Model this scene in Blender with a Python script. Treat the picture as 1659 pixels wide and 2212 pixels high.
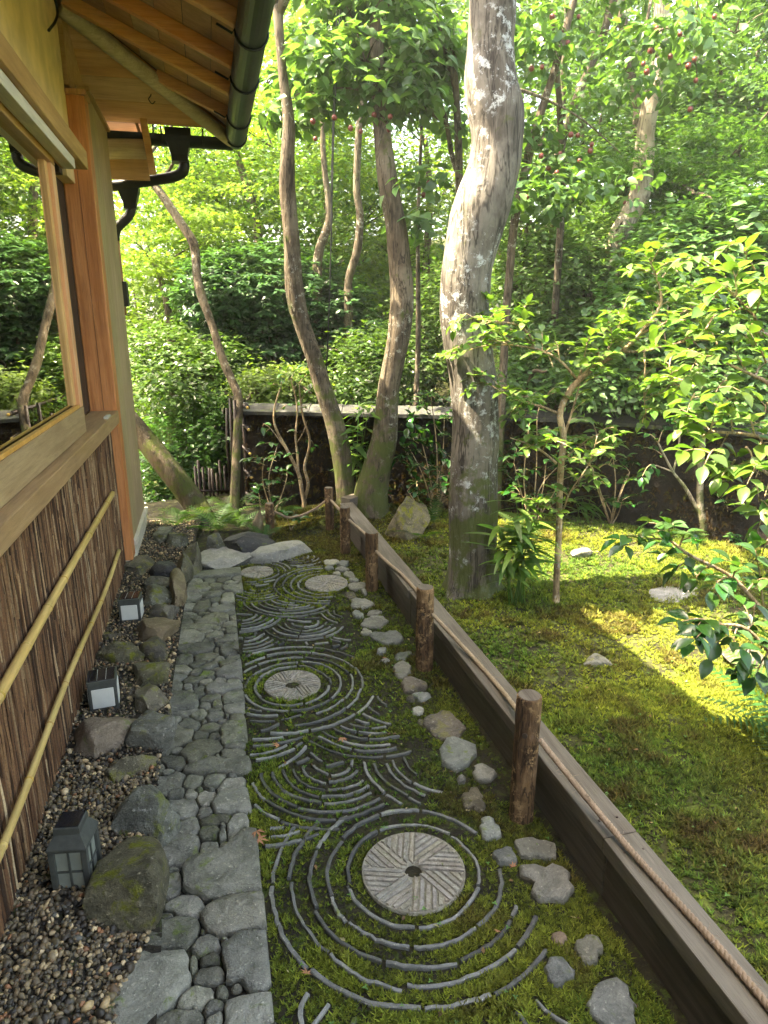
import bpy, bmesh, math, random
import numpy as np
from mathutils import Vector, Matrix

for o in list(bpy.data.objects):
    bpy.data.objects.remove(o)
sc = bpy.context.scene
COL = sc.collection
R = math.radians

# ------------------------------------------------------------------ camera, sky, sun, exposure
F0, CX, CY, EYE = 1460.0, 829.5, 1106.0, 1.55          # focal length in picture units of a 1659 x 2212 frame
PITCH, YAW = R(15.7), R(14.08)
cam = bpy.data.objects.new('camera', bpy.data.cameras.new('camera'))
COL.objects.link(cam)
cam.data.sensor_fit = 'VERTICAL'
cam.data.sensor_height = 24.0
cam.data.lens = 24.0 * F0 / 2212.0
cam.data.clip_start = 0.05
cam.data.clip_end = 1500
cam.location = (0, 0, EYE)
cam.rotation_euler = (R(90) - PITCH, 0, -YAW)
sc.camera = cam

SUN_DIR = Vector((-1.50, 0.32, 2.7)).normalized()       # towards the sun: high, over the roof on the left
world = bpy.data.worlds.new('World')
sc.world = world
world.use_nodes = True
wt = world.node_tree
wt.nodes.clear()
w_out = wt.nodes.new('ShaderNodeOutputWorld')
w_bg = wt.nodes.new('ShaderNodeBackground')
w_sky = wt.nodes.new('ShaderNodeTexSky')
w_sky.sky_type = 'NISHITA'
w_sky.sun_disc = False
w_sky.sun_elevation = math.asin(SUN_DIR.z)
w_sky.sun_rotation = math.atan2(SUN_DIR.x, SUN_DIR.y)
w_sky.air_density = 1.0
w_sky.dust_density = 5.0
w_bg.inputs['Strength'].default_value = 0.15
wt.links.new(w_sky.outputs[0], w_bg.inputs[0])
wt.links.new(w_bg.outputs[0], w_out.inputs[0])
sun = bpy.data.objects.new('sun', bpy.data.lights.new('sun', 'SUN'))
COL.objects.link(sun)
sun.data.energy = 5.0
sun.data.angle = R(0.55)
sun.data.color = (1.0, 0.93, 0.8)
sun.rotation_euler = (-SUN_DIR).to_track_quat('-Z', 'Y').to_euler()
sun.location = (-6, 2, 12)

sc.view_settings.view_transform = 'Standard'
sc.view_settings.look = 'None'
sc.view_settings.gamma = 1.0
sc.view_settings.use_curve_mapping = False
sc.view_settings.exposure = 3.15
sc.view_settings.use_white_balance = True            # the phone balanced for open shade
sc.view_settings.white_balance_temperature = 7900
sc.render.engine = 'CYCLES'
sc.cycles.use_denoising = True
sc.cycles.max_bounces = 5
sc.cycles.use_adaptive_sampling = True
sc.cycles.adaptive_threshold = 0.02
sc.cycles.diffuse_bounces = 3
sc.cycles.glossy_bounces = 3
sc.cycles.transmission_bounces = 4
sc.cycles.transparent_max_bounces = 8
sc.cycles.caustics_reflective = False
sc.cycles.caustics_refractive = False
sc.cycles.sample_clamp_indirect = 6.0

# ------------------------------------------------------------------ measuring the place from the photograph
FW = np.array([math.sin(YAW) * math.cos(PITCH), math.cos(YAW) * math.cos(PITCH), -math.sin(PITCH)])
RT = np.array([math.cos(YAW), -math.sin(YAW), 0.0])
UP = np.cross(RT, FW)
EY = np.array([0, 0, EYE])
HF = np.array([math.sin(YAW), math.cos(YAW), 0.0])

def ray(x, y): return RT * ((x - CX) / F0) + UP * ((CY - y) / F0) + FW
def PZ(x, y, z=0.0): d = ray(x, y); return EY + d * ((z - EYE) / d[2])
def PX(x, y, X): d = ray(x, y); return EY + d * (X / d[0])
def PY(x, y, Y): d = ray(x, y); return EY + d * (Y / d[1])
def PH(x, y, D): d = ray(x, y); return EY + d * (D / (d @ HF))
def hd(p): return float(p[0] * HF[0] + p[1] * HF[1])

# ------------------------------------------------------------------ noise
def _h(ix, iy, iz):
    n = (ix * 374761393 + iy * 668265263 + iz * 2147483647 * 3) & 0xffffffff
    n = ((n ^ (n >> 13)) * 1274126177) & 0xffffffff
    n = ((n ^ (n >> 16)) * 2246822519) & 0xffffffff
    return ((n ^ (n >> 15)) & 0xffffff) / float(0xffffff)
def vnoise(p):
    p = np.asarray(p, float)
    i = np.floor(p).astype(np.int64); f = p - i; f = f * f * (3 - 2 * f)
    r = 0
    for a in (0, 1):
        for b in (0, 1):
            for c in (0, 1):
                w = (f[..., 0] if a else 1 - f[..., 0]) * (f[..., 1] if b else 1 - f[..., 1]) * (f[..., 2] if c else 1 - f[..., 2])
                r = r + w * _h(i[..., 0] + a, i[..., 1] + b, i[..., 2] + c)
    return r
def fbm(p, o=4):
    p = np.asarray(p, float); s = 0; a = .5
    for k in range(o):
        s = s + a * (vnoise(p + 17.3 * k) - .5); p = p * 2.03; a *= .5
    return s
def n2(x, y, s, k=0.0, o=3):
    x = np.asarray(x, float)
    return fbm(np.stack([x * s, np.asarray(y, float) * s, np.full_like(x, k)], -1), o)

# ------------------------------------------------------------------ objects
WL = {}
def tag(o, label=None, cat=None, group=None, kind=None):
    if label: o['label'] = label
    if cat: o['category'] = cat
    if group: o['group'] = group
    if kind: o['kind'] = kind
    return o
def thing(name, loc, label, cat, group=None):
    o = bpy.data.objects.new(name, None)
    o.empty_display_size = .1
    COL.objects.link(o)
    o.location = tuple(float(v) for v in loc)
    WL[o.name] = np.array(loc, float)
    return tag(o, label, cat, group)
def make_mesh(name, v, f, mat, smooth=True, cols=None):
    m = bpy.data.meshes.new(name)
    v = np.asarray(v, np.float32)
    if isinstance(f, np.ndarray):
        k = f.shape[1]; nf = len(f)
        m.vertices.add(len(v)); m.vertices.foreach_set('co', v.ravel())
        m.loops.add(nf * k); m.loops.foreach_set('vertex_index', f.astype(np.int32).ravel())
        m.polygons.add(nf); m.polygons.foreach_set('loop_start', np.arange(nf, dtype=np.int32) * k)
        m.polygons.foreach_set('loop_total', np.full(nf, k, np.int32))
        m.update(calc_edges=True)
    else:
        m.from_pydata([tuple(map(float, q)) for q in v], [], [tuple(map(int, q)) for q in f])
    if smooth: m.polygons.foreach_set('use_smooth', np.ones(len(m.polygons), bool))
    if cols is not None:
        a = m.color_attributes.new('col', 'FLOAT_COLOR', 'POINT')
        c = np.ones((len(v), 4), np.float32); c[:, :3] = cols
        a.data.foreach_set('color', c.ravel())
    if mat is not None:
        m.materials.append(mat)
    m.update()
    return m
def put(name, mesh, parent=None, loc=None):
    o = bpy.data.objects.new(name, mesh)
    COL.objects.link(o)
    if parent is not None:
        o.parent = parent
        WL[o.name] = WL[parent.name]
    else:
        WL[o.name] = np.zeros(3)
    if loc is not None:
        o.location = tuple(float(q) for q in loc)
    return o
def mesh(name, v, f, mat, parent=None, smooth=True, cols=None, base=None):
    """one mesh object from world-space vertices; its origin is the parent's, or base for a top-level thing"""
    v = np.asarray(v, float)
    b = WL[parent.name] if parent is not None else (np.array(base, float) if base is not None else np.zeros(3))
    o = put(name, make_mesh(name, v - b, f, mat, smooth, cols), parent)
    if parent is None:
        o.location = tuple(b); WL[o.name] = b
    return o

class MB:
    """collects boxes, bars and tubes"""
    def __init__(s): s.v = []; s.f = []
    def add(s, v, f):
        n = len(s.v); s.v.extend([tuple(q) for q in v]); s.f.extend([tuple(int(i) + n for i in q) for q in f])
    def box(s, a, b, bev=0.0):
        (x0, y0, z0), (x1, y1, z1) = np.minimum(a, b), np.maximum(a, b)
        s.obox(np.array([(x0 + x1) / 2, (y0 + y1) / 2, (z0 + z1) / 2]), np.diag([x1 - x0, y1 - y0, z1 - z0]) / 2, bev)
    def obox(s, c, ax, bev=0.0):
        """oriented box: centre and three half-axes (rows); bev cuts the edges"""
        c = np.array(c, float); ax = np.array(ax, float)
        L = np.linalg.norm(ax, axis=1); U = ax / L[:, None]
        if bev <= 0 or bev > .45 * L.min() * 2:
            v = [c + sx * ax[0] + sy * ax[1] + sz * ax[2] for sx in (-1, 1) for sy in (-1, 1) for sz in (-1, 1)]
            s.add(v, [(0, 1, 3, 2), (4, 6, 7, 5), (0, 4, 5, 1), (2, 3, 7, 6), (0, 2, 6, 4), (1, 5, 7, 3)]); return
        bm = bmesh.new(); bmesh.ops.create_cube(bm, size=2)
        for q in bm.verts:
            q.co = Vector((q.co.x * L[0], q.co.y * L[1], q.co.z * L[2]))
        bmesh.ops.bevel(bm, geom=list(bm.edges), offset=bev, segments=2, profile=.6, affect='EDGES')
        v = [c + q.co.x * U[0] + q.co.y * U[1] + q.co.z * U[2] for q in bm.verts]
        bm.verts.index_update()
        flip = np.linalg.det(U) < 0
        f = [tuple(q.index for q in (reversed(p.verts) if flip else p.verts)) for p in bm.faces]
        s.add(v, f); bm.free()
    def bar(s, a, b, w, h, upv=(0, 0, 1), bev=0.0):
        a = np.array(a, float); b = np.array(b, float); d = b - a; l = np.linalg.norm(d); d /= l
        x = np.cross(d, upv); x /= np.linalg.norm(x); z = np.cross(x, d)
        s.obox((a + b) / 2, [x * w / 2, d * l / 2, z * h / 2], bev)
    def tube(s, pts, rad, seg=8, cap=True): s.add(*tube(pts, rad, seg, cap))
    def lathe(s, c, prof, seg=24):
        c = np.array(c, float); v = []; f = []
        for r, z in prof:
            for k in range(seg):
                a = 2 * math.pi * k / seg; v.append(c + (r * math.cos(a), r * math.sin(a), z))
        for i in range(len(prof) - 1):
            for k in range(seg):
                f.append((i * seg + k, i * seg + (k + 1) % seg, (i + 1) * seg + (k + 1) % seg, (i + 1) * seg + k))
        f.append(tuple(range(seg))[::-1]); f.append(tuple((len(prof) - 1) * seg + k for k in range(seg)))
        s.add(v, f)
    def build(s, name, mat, parent=None, smooth=False, base=None):
        return mesh(name, s.v, s.f, mat, parent, smooth, None, base)

def frames(pts):
    pts = np.asarray(pts, float)
    t = np.gradient(pts, axis=0); t /= np.linalg.norm(t, axis=1)[:, None] + 1e-9
    n = np.cross(t[0], (0.31, 0.95, 0.1)); n /= np.linalg.norm(n)
    N = []
    for k in range(len(pts)):
        n = n - t[k] * (n @ t[k]); n /= np.linalg.norm(n) + 1e-9; N.append(n)
    N = np.array(N)
    return t, N, np.cross(t, N)
def tube(pts, rad, seg=8, cap=True, bump=None):
    pts = np.asarray(pts, float); rad = np.broadcast_to(np.asarray(rad, float), (len(pts),))
    t, N, B = frames(pts)
    a = np.arange(seg) * 2 * math.pi / seg
    ring = np.cos(a)[None, :, None] * N[:, None, :] + np.sin(a)[None, :, None] * B[:, None, :]
    rr = np.repeat(rad[:, None], seg, 1)
    v = pts[:, None, :] + ring * rr[..., None]
    if bump is not None:
        v = pts[:, None, :] + ring * (rr * (1 + bump(v, ring)))[..., None]
    v = v.reshape(-1, 3); f = []
    for i in range(len(pts) - 1):
        for k in range(seg):
            k2 = (k + 1) % seg
            f.append((i * seg + k, i * seg + k2, (i + 1) * seg + k2, (i + 1) * seg + k))
    if cap:
        f.append(tuple(range(seg))[::-1]); f.append(tuple((len(pts) - 1) * seg + k for k in range(seg)))
    return v, f
def spline(pts, n):
    """Catmull-Rom through points (any width of row), n samples"""
    p = np.asarray(pts, float)
    p = np.vstack([2 * p[0] - p[1], p, 2 * p[-1] - p[-2]])
    u = np.linspace(0, len(p) - 3 - 1e-6, n); i = u.astype(int); t = (u - i)[:, None]
    a, b, c, d = p[i], p[i + 1], p[i + 2], p[i + 3]
    return .5 * (2 * b + (c - a) * t + (2 * a - 5 * b + 4 * c - d) * t ** 2 + (3 * b - a - 3 * c + d) * t ** 3)

# ------------------------------------------------------------------ materials
class NT:
    def __init__(s, name):
        s.m = bpy.data.materials.new(name); s.m.use_nodes = True
        s.t = s.m.node_tree; s.t.nodes.clear()
        s.out = s.t.nodes.new('ShaderNodeOutputMaterial')
        s._tc = None
    def tc(s, which='Object'):
        if s._tc is None: s._tc = s.t.nodes.new('ShaderNodeTexCoord')
        return s._tc.outputs[which]
    def n(s, typ, **kw):
        nd = s.t.nodes.new('ShaderNode' + typ)
        for k, v in kw.items():
            if k in nd.inputs.keys():
                s.set(nd.inputs[k], v)
            else:
                setattr(nd, k, v)
        return nd
    def set(s, inp, v):
        if isinstance(v, bpy.types.NodeSocket): s.t.links.new(v, inp)
        elif isinstance(v, (tuple, list)) and len(v) == 3 and inp.type == 'RGBA': inp.default_value = (*v, 1)
        else: inp.default_value = v
    def mapping(s, scale=(1, 1, 1), src=None, loc=None):
        m = s.n('Mapping'); s.set(m.inputs['Vector'], src if src is not None else s.tc()); m.inputs['Scale'].default_value = scale
        if loc is not None: s.set(m.inputs['Location'], loc)
        return m.outputs[0]
    def noise(s, scale, detail=4, rough=.55, vec=None, dist=0.0):
        nd = s.n('TexNoise', Scale=scale, Detail=detail, Roughness=rough, Distortion=dist)
        s.set(nd.inputs['Vector'], vec if vec is not None else s.tc())
        return nd.outputs['Fac']
    def ramp(s, fac, stops):
        nd = s.n('ValToRGB'); s.set(nd.inputs[0], fac); e = nd.color_ramp.elements
        while len(e) < len(stops): e.new(.5)
        for q, (p, c) in zip(e, stops):
            q.position = p; q.color = (*c, 1) if len(c) == 3 else c
        return nd.outputs[0]
    def f(s, fac, a, b):          # smooth 0..1 window
        nd = s.n('MapRange'); nd.interpolation_type = 'SMOOTHSTEP'
        s.set(nd.inputs[0], fac); nd.inputs[1].default_value = a; nd.inputs[2].default_value = b
        return nd.outputs[0]
    def mix(s, fac, a, b, mode='MIX'):
        nd = s.n('Mix'); nd.data_type = 'RGBA'; nd.blend_type = mode
        s.set(nd.inputs[0], fac); s.set(nd.inputs[6], a); s.set(nd.inputs[7], b)
        return nd.outputs[2]
    def math(s, op, a, b=0.0):
        nd = s.n('Math'); nd.operation = op; s.set(nd.inputs[0], a); s.set(nd.inputs[1], b); return nd.outputs[0]
    def rnd(s):
        return s.n('ObjectInfo').outputs['Random']
    def jitter(s, col, v=.25, h=.02, sat=.15):
        r = s.rnd()
        nd = s.n('HueSaturation'); s.set(nd.inputs['Color'], col)
        s.set(nd.inputs['Value'], s.math('ADD', s.math('MULTIPLY', r, 2 * v), 1 - v))
        r2 = s.math('FRACT', s.math('MULTIPLY', r, 37.7))
        s.set(nd.inputs['Hue'], s.math('ADD', s.math('MULTIPLY', r2, 2 * h), .5 - h))
        r3 = s.math('FRACT', s.math('MULTIPLY', r, 91.3))
        s.set(nd.inputs['Saturation'], s.math('ADD', s.math('MULTIPLY', r3, 2 * sat), 1 - sat))
        return nd.outputs[0]
    def bump(s, h, strength=.4, dist=.01, nrm=None):
        nd = s.n('Bump', Strength=strength, Distance=dist); s.set(nd.inputs['Height'], h)
        if nrm is not None: s.set(nd.inputs['Normal'], nrm)
        return nd.outputs[0]
    def pr(s, col, rough=.6, nrm=None, spec=.5, metal=0.0, **kw):
        nd = s.n('BsdfPrincipled'); s.set(nd.inputs['Base Color'], col); s.set(nd.inputs['Roughness'], rough)
        s.set(nd.inputs['Specular IOR Level'], spec); nd.inputs['Metallic'].default_value = metal
        if nrm is not None: s.set(nd.inputs['Normal'], nrm)
        for k, v in kw.items(): s.set(nd.inputs[k], v)
        return nd.outputs[0]
    def done(s, sh):
        s.t.links.new(sh, s.out.inputs['Surface']); return s.m

def m_plain(name, col, rough=.6, spec=.5, metal=0.0, var=.12, scale=30, bump=.05):
    q = NT(name); nz = q.noise(scale, 5)
    c = q.mix(q.f(nz, .3, .7), tuple(v * (1 - var) for v in col), tuple(min(1, v * (1 + var)) for v in col))
    return q.done(q.pr(c, rough, q.bump(nz, bump * 4, .003), spec, metal))

def m_rock(name, c1, c2, c3, scale=9, moss=0.0, rough=.72, bump=.6, jit=.2, mosscol=(.075, .10, .018), sd=1.0):
    q = NT(name)
    off = q.n('CombineXYZ'); r = q.rnd()
    q.set(off.inputs[0], q.math('MULTIPLY', r, 31.0)); q.set(off.inputs[1], q.math('MULTIPLY', r, 17.0))
    v = q.mapping((1, 1, 1), loc=off.outputs[0])
    a = q.noise(scale, 8, .62, v, .6); b = q.noise(scale * 4.5, 6, .65, v); c = q.noise(scale * 22, 3, .6, v)
    col = q.mix(q.f(a, .34, .64), c1, c2)
    col = q.mix(q.math('MULTIPLY', q.f(b, .56, .72), .7), col, c3)
    vn = q.math('ABSOLUTE', q.math('SUBTRACT', q.noise(scale * .9, 4, .55, v, 1.5), .5))
    col = q.mix(q.math('MULTIPLY', q.math('SUBTRACT', 1.0, q.f(vn, 0.0, .018)), .4), col, tuple(x * .4 for x in c1))
    spk = q.noise(scale * 9, 3, .7, v)
    col = q.mix(q.math('MULTIPLY', q.f(spk, .62, .72), .5), col, tuple(min(.8, x * 1.6) for x in c3))
    col = q.mix(q.math('MULTIPLY', q.f(c, .35, .7), .35), col, tuple(x * .5 for x in c1))
    if moss > 0:
        nz = q.n('SeparateXYZ'); q.set(nz.inputs[0], q.n('NewGeometry').outputs['Normal'])
        mk = q.f(q.noise(scale * 1.7, 6, .66, v, .4), .62 - .22 * moss, .72 - .16 * moss)
        mk = q.math('MULTIPLY', mk, q.f(nz.outputs[2], -.5, .5))
        col = q.mix(q.math('MULTIPLY', mk, .85), col, q.mix(q.f(c, .3, .7), mosscol, tuple(x * 2.1 for x in mosscol)))
    col = q.jitter(col, jit, .015, .25)
    hgt = q.math('ADD', q.math('MULTIPLY', a, .6), q.math('ADD', q.math('MULTIPLY', b, .35), q.math('MULTIPLY', c, .12)))
    return q.done(q.pr(col, rough, q.bump(hgt, bump, .03 * sd), .35))

def m_wood(name, c1, c2, axis='z', scale=6, rough=.6, knots=False, bump=.25, jit=.1, worn=None):
    q = NT(name); st = {'x': (.06, 1, 1), 'y': (1, .06, 1), 'z': (1, 1, .06)}[axis]; ks = {'x': (.45, 1, 1), 'y': (1, .45, 1), 'z': (1, 1, .45)}[axis]
    off = q.n('CombineXYZ'); r = q.rnd()
    q.set(off.inputs[0], q.math('MULTIPLY', r, 13.0)); q.set(off.inputs[1], q.math('MULTIPLY', r, 7.0)); q.set(off.inputs[2], q.math('MULTIPLY', r, 5.0))
    v = q.mapping(tuple(k * scale for k in st), loc=off.outputs[0])
    a = q.noise(5, 6, .6, v, .8); b = q.noise(26, 4, .6, v)
    col = q.mix(q.f(a, .3, .7), c1, c2)
    col = q.mix(q.math('MULTIPLY', q.f(b, .45, .75), .45), col, tuple(x * .55 for x in c1))
    big = q.noise(2.3, 4, .6)
    col = q.mix(q.math('MULTIPLY', q.f(big, .45, .7), .4), col, worn or tuple(x * .6 for x in c1))
    if knots:
        vo = q.n('TexVoronoi', Scale=3.2); q.set(vo.inputs['Vector'], q.mapping(ks, loc=off.outputs[0]))
        col = q.mix(q.math('MULTIPLY', q.math('SUBTRACT', 1.0, q.f(vo.outputs['Distance'], .02, .07)), .85), col, tuple(x * .25 for x in c1))
    col = q.jitter(col, jit, .01, .1)
    return q.done(q.pr(col, rough, q.bump(q.math('ADD', a, q.math('MULTIPLY', b, .5)), bump, .006), .3))

def m_bark(name, c1, c2, lich=(.42, .45, .42), lich_amt=.4, moss=0.0, scale=1.0, pale=None):
    q = NT(name)
    v = q.mapping((22 * scale, 22 * scale, 4.5 * scale))
    a = q.noise(1, 8, .65, v, .5); b = q.noise(3.5, 5, .6, v); big = q.noise(2.6 * scale, 5, .6)
    col = q.mix(q.f(a, .32, .66), c1, c2)
    col = q.mix(q.math('MULTIPLY', q.f(big, .45, .62), .75), col, pale or tuple(min(.7, x * 1.9) for x in c2))
    col = q.mix(q.math('MULTIPLY', q.f(b, .55, .72), .55), col, tuple(x * .4 for x in c1))
    cr = q.math('ABSOLUTE', q.math('SUBTRACT', q.noise(1, 5, .6, q.mapping((9 * scale, 9 * scale, 1.1 * scale)), .7), .5))
    col = q.mix(q.math('MULTIPLY', q.math('SUBTRACT', 1.0, q.f(cr, .0, .028)), .8), col, tuple(x * .3 for x in c1))
    lz = q.noise(17 * scale, 9, .78)
    lb = q.noise(3.1 * scale, 4, .6)
    lk = q.math('MULTIPLY', q.f(lz, .60 - .14 * lich_amt, .66 - .12 * lich_amt), q.f(lb, .50 - .08 * lich_amt, .60 - .08 * lich_amt))
    col = q.mix(q.math('MULTIPLY', lk, .85), col, lich)
    if moss > 0:
        mz = q.noise(5 * scale, 6, .7)
        sp = q.n('SeparateXYZ'); q.set(sp.inputs[0], q.tc())
        lowf = q.math('SUBTRACT', 1.0, q.f(sp.outputs[2], .1, 1.3))
        col = q.mix(q.math('MULTIPLY', q.f(q.math('ADD', mz, q.math('MULTIPLY', lowf, .18)), .62 - .12 * moss, .72 - .1 * moss), .85), col, (.07, .09, .02))
    h = q.math('ADD', a, q.math('ADD', q.math('MULTIPLY', b, .5), q.math('MULTIPLY', lz, .3)))
    return q.done(q.pr(col, .85, q.bump(h, .75, .02), .2))

def m_leaf(name, tr=.35, rough=.38, spec=.5, tint=(1.25, 1.35, .45), jit=False, base=None):
    q = NT(name)
    if base is None:
        at = q.n('Attribute'); at.attribute_name = 'col'; c = at.outputs['Color']
    else:
        c = q.jitter(base, .3, .025, .15)
    hs = q.mix(1.0, c, tint, 'MULTIPLY')
    p = q.pr(c, rough, None, spec)
    t = q.n('BsdfTranslucent'); q.set(t.inputs['Color'], hs)
    ms = q.n('MixShader', Fac=tr); q.set(ms.inputs[1], p); q.set(ms.inputs[2], t.outputs[0])
    return q.done(ms.outputs[0])

def m_attr(name, rough=.7, spec=.4, mul=1.0, bump=0.0):
    q = NT(name); at = q.n('Attribute'); at.attribute_name = 'col'
    nz = q.noise(160, 3)
    c = q.mix(q.math('MULTIPLY', q.f(nz, .35, .7), .35), at.outputs['Color'], (.02, .02, .02))
    return q.done(q.pr(c, rough, q.bump(nz, bump, .002) if bump else None, spec))

MAT = {}
MAT['cobble'] = m_rock('cobble_stone', (.11, .111, .082), (.235, .232, .178), (.40, .38, .28), 12, .24, .52, 1.2, .36)
MAT['cobble_pale'] = m_rock('cobble_pale', (.16, .16, .125), (.28, .275, .22), (.44, .42, .33), 11, .12, .6, 1.0, .25)
MAT['rock'] = m_rock('rock_mossy', (.07, .063, .043), (.18, .16, .112), (.37, .335, .25), 10, .5, .7, 1.3, .18, (.10, .10, .018))
MAT['rock_pale'] = m_rock('rock_pale', (.10, .10, .075), (.24, .24, .185), (.48, .48, .41), 10, .42, .7, 1.3, .12, (.105, .11, .018))
MAT['rock_brown'] = m_rock('rock_brown', (.15, .118, .075), (.25, .20, .13), (.32, .265, .18), 7, .08, .8, .9, .08)
MAT['rock_dark'] = m_rock('rock_dark', (.03, .03, .03), (.06, .06, .058), (.12, .115, .10), 6, .12, .7, .9, .1)
MAT['rock_slab'] = m_rock('rock_slab', (.22, .215, .19), (.34, .33, .29), (.46, .44, .38), 8, .08, .7, .7, .08)
MAT['edging'] = m_rock('edging_stone', (.12, .13, .115), (.22, .235, .205), (.34, .345, .29), 12, .25, .68, 1.0, .3)
MAT['mill'] = m_rock('millstone_granite', (.27, .245, .195), (.46, .425, .345), (.60, .56, .46), 34, .12, .85, .8, .1)
MAT['tile'] = m_rock('roof_tile', (.105, .108, .10), (.17, .173, .155), (.36, .35, .27), 16, .2, .6, .5, .6, sd=.4)
MAT['captile'] = m_rock('cap_tile', (.03, .032, .03), (.06, .062, .056), (.11, .11, .095), 12, .3, .7, .4, .15, sd=.4)
MAT['soil'] = m_rock('soil', (.018, .015, .010), (.035, .029, .017), (.055, .05, .022), 14, .35, .95, .8, 0, (.04, .06, .010))
MAT['mossbed'] = m_rock('moss_bed', (.024, .022, .009), (.055, .062, .014), (.10, .11, .02), 9, .5, .95, .9, 0, (.07, .10, .012))
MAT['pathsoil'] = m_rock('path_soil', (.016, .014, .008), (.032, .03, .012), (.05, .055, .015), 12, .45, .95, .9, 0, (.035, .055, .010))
MAT['hill'] = m_rock('woodland_floor', (.02, .022, .010), (.045, .05, .018), (.07, .075, .03), 1.5, .5, .95, .8, 0, (.035, .06, .012))
MAT['post'] = m_wood('cedar_post', (.44, .19, .068), (.60, .30, .12), 'z', 5, .5, True, .35)
MAT['rafter'] = m_wood('cedar_rafter', (.62, .30, .125), (.74, .42, .20), 'x', 6, .5)
MAT['hip'] = m_wood('weathered_log', (.42, .34, .23), (.58, .48, .34), 'x', 7, .7, True)
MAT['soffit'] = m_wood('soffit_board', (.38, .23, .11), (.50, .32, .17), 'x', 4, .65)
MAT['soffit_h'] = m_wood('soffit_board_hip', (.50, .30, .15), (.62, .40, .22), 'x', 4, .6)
MAT['panel'] = m_wood('side_panel', (.33, .24, .14), (.44, .34, .21), 'z', 8, .65)
MAT['lintel'] = m_wood('lintel_wood', (.42, .245, .10), (.56, .35, .16), 'y', 6, .5)
MAT['sill'] = m_wood('sill_wood', (.30, .185, .085), (.42, .28, .14), 'y', 6, .5)
MAT['stile'] = m_wood('window_stile', (.60, .29, .095), (.74, .41, .16), 'z', 6, .45)
MAT['darkwood'] = m_wood('dark_wood', (.035, .022, .014), (.07, .045, .028), 'z', 6, .6)
MAT['trim'] = m_wood('pale_trim', (.52, .48, .37), (.66, .62, .50), 'y', 6, .6)
MAT['rail'] = m_wood('weathered_rail', (.082, .068, .05), (.14, .12, .09), 'y', 9, .7, True, .6, .10, (.17, .155, .125))
MAT['railbody'] = m_wood('dark_rail', (.065, .052, .038), (.115, .094, .072), 'y', 9, .65)
MAT['fpost'] = m_bark('fence_post', (.05, .028, .014), (.15, .088, .044), (.38, .25, .125), .7, 0, 2.2, (.25, .155, .075))
MAT['plaster'] = m_plain('plaster', (.70, .51, .27), .85, .3, 0, .16, 6, .1)
MAT['interior'] = m_plain('interior_plaster', (.50, .36, .14), .9, .2, 0, .05, 4)
MAT['bamboo'] = m_wood('bamboo_pole', (.50, .32, .085), (.66, .46, .15), 'y', 5, .38)
MAT['gutter'] = m_plain('gutter_metal', (.012, .014, .012), .42, .4, .2, .25, 20)
MAT['copper'] = m_plain('copper_pipe', (.34, .16, .085), .45, .5, .4, .2, 20)
MAT['lamp'] = m_plain('lantern_body', (.055, .06, .052), .5, .5, 0, .15, 60)
MAT['frost'] = m_plain('frosted_panel', (.60, .61, .55), .55, .4, 0, .06, 12)
MAT['frost2'] = m_plain('frosted_lantern_panel', (.22, .24, .20), .5, .4, 0, .2, 12)
MAT['solar'] = m_plain('solar_cell', (.012, .013, .016), .12, .7, 0, .1, 40)
MAT['grid'] = m_plain('cell_line', (.35, .36, .30), .4)
MAT['rope'] = m_wood('hemp_rope', (.22, .165, .105), (.37, .29, .20), 'y', 40, .9)
MAT['darkrope'] = m_plain('black_twine', (.02, .018, .016), .9)
MAT['bambooold'] = m_wood('old_bamboo', (.012, .009, .007), (.036, .021, .014), 'z', 6, .5)
MAT['cable'] = m_plain('black_cable', (.01, .01, .01), .5)
MAT['bark_big'] = m_bark('smooth_grey_bark', (.062, .054, .044), (.155, .14, .115), (.48, .51, .50), .55, .3, 1.0, (.25, .23, .19))
MAT['bark_mid'] = m_bark('grey_bark', (.06, .047, .032), (.14, .11, .075), (.34, .34, .28), .42, .35, 1.3, (.20, .165, .115))
MAT['bark_dark'] = m_bark('brown_bark', (.05, .04, .028), (.11, .088, .06), (.26, .27, .22), .25, .3, 1.3)
MAT['bark_pale'] = m_bark('pale_bark', (.26, .21, .15), (.42, .36, .27), (.12, .10, .08), .45, .1, 1.1, (.52, .47, .38))
MAT['twig'] = m_bark('twig_bark', (.22, .15, .085), (.36, .27, .16), (.55, .55, .50), .5, 0, 3)
MAT['leaf_cam'] = m_leaf('camellia_leaf', .40, .28, .55)
MAT['leaf_soft'] = m_leaf('soft_leaf', .45, .5, .35)
MAT['leaf_maple'] = m_leaf('maple_leaf', .6, .6, .2, (1.2, 1.25, .6))
MAT['leaf_obj'] = m_leaf('young_camellia_leaf', .48, .26, .5, (1.2, 1.3, .6), base=(.10, .19, .045))
MAT['leaf_obj2'] = m_leaf('glossy_camellia_leaf', .30, .2, .6, base=(.035, .095, .025))
MAT['leaf_bam'] = m_leaf('bamboo_leaf', .45, .4, .4, base=(.11, .21, .045))
MAT['leaf_fern'] = m_leaf('fern_leaf', .4, .5, .3, base=(.055, .13, .025))
MAT['moss'] = m_leaf('moss_tuft', .35, .8, .15, (1.3, 1.2, .5))
MAT['gravel'] = m_attr('pebble', .5, .45, 1, .3)
MAT['cedarbark'] = m_attr('cedar_bark', .85, .2, 1, .8)
MAT['fruit'] = m_plain('camellia_fruit', (.15, .03, .02), .35, .5, 0, .5, 30)
MAT['leafdry'] = m_plain('dry_leaf', (.36, .17, .085), .8, .3, 0, .3, 60)
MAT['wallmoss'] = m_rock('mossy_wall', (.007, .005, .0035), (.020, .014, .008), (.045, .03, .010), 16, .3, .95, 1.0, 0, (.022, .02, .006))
q = NT('window_glass')
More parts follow.
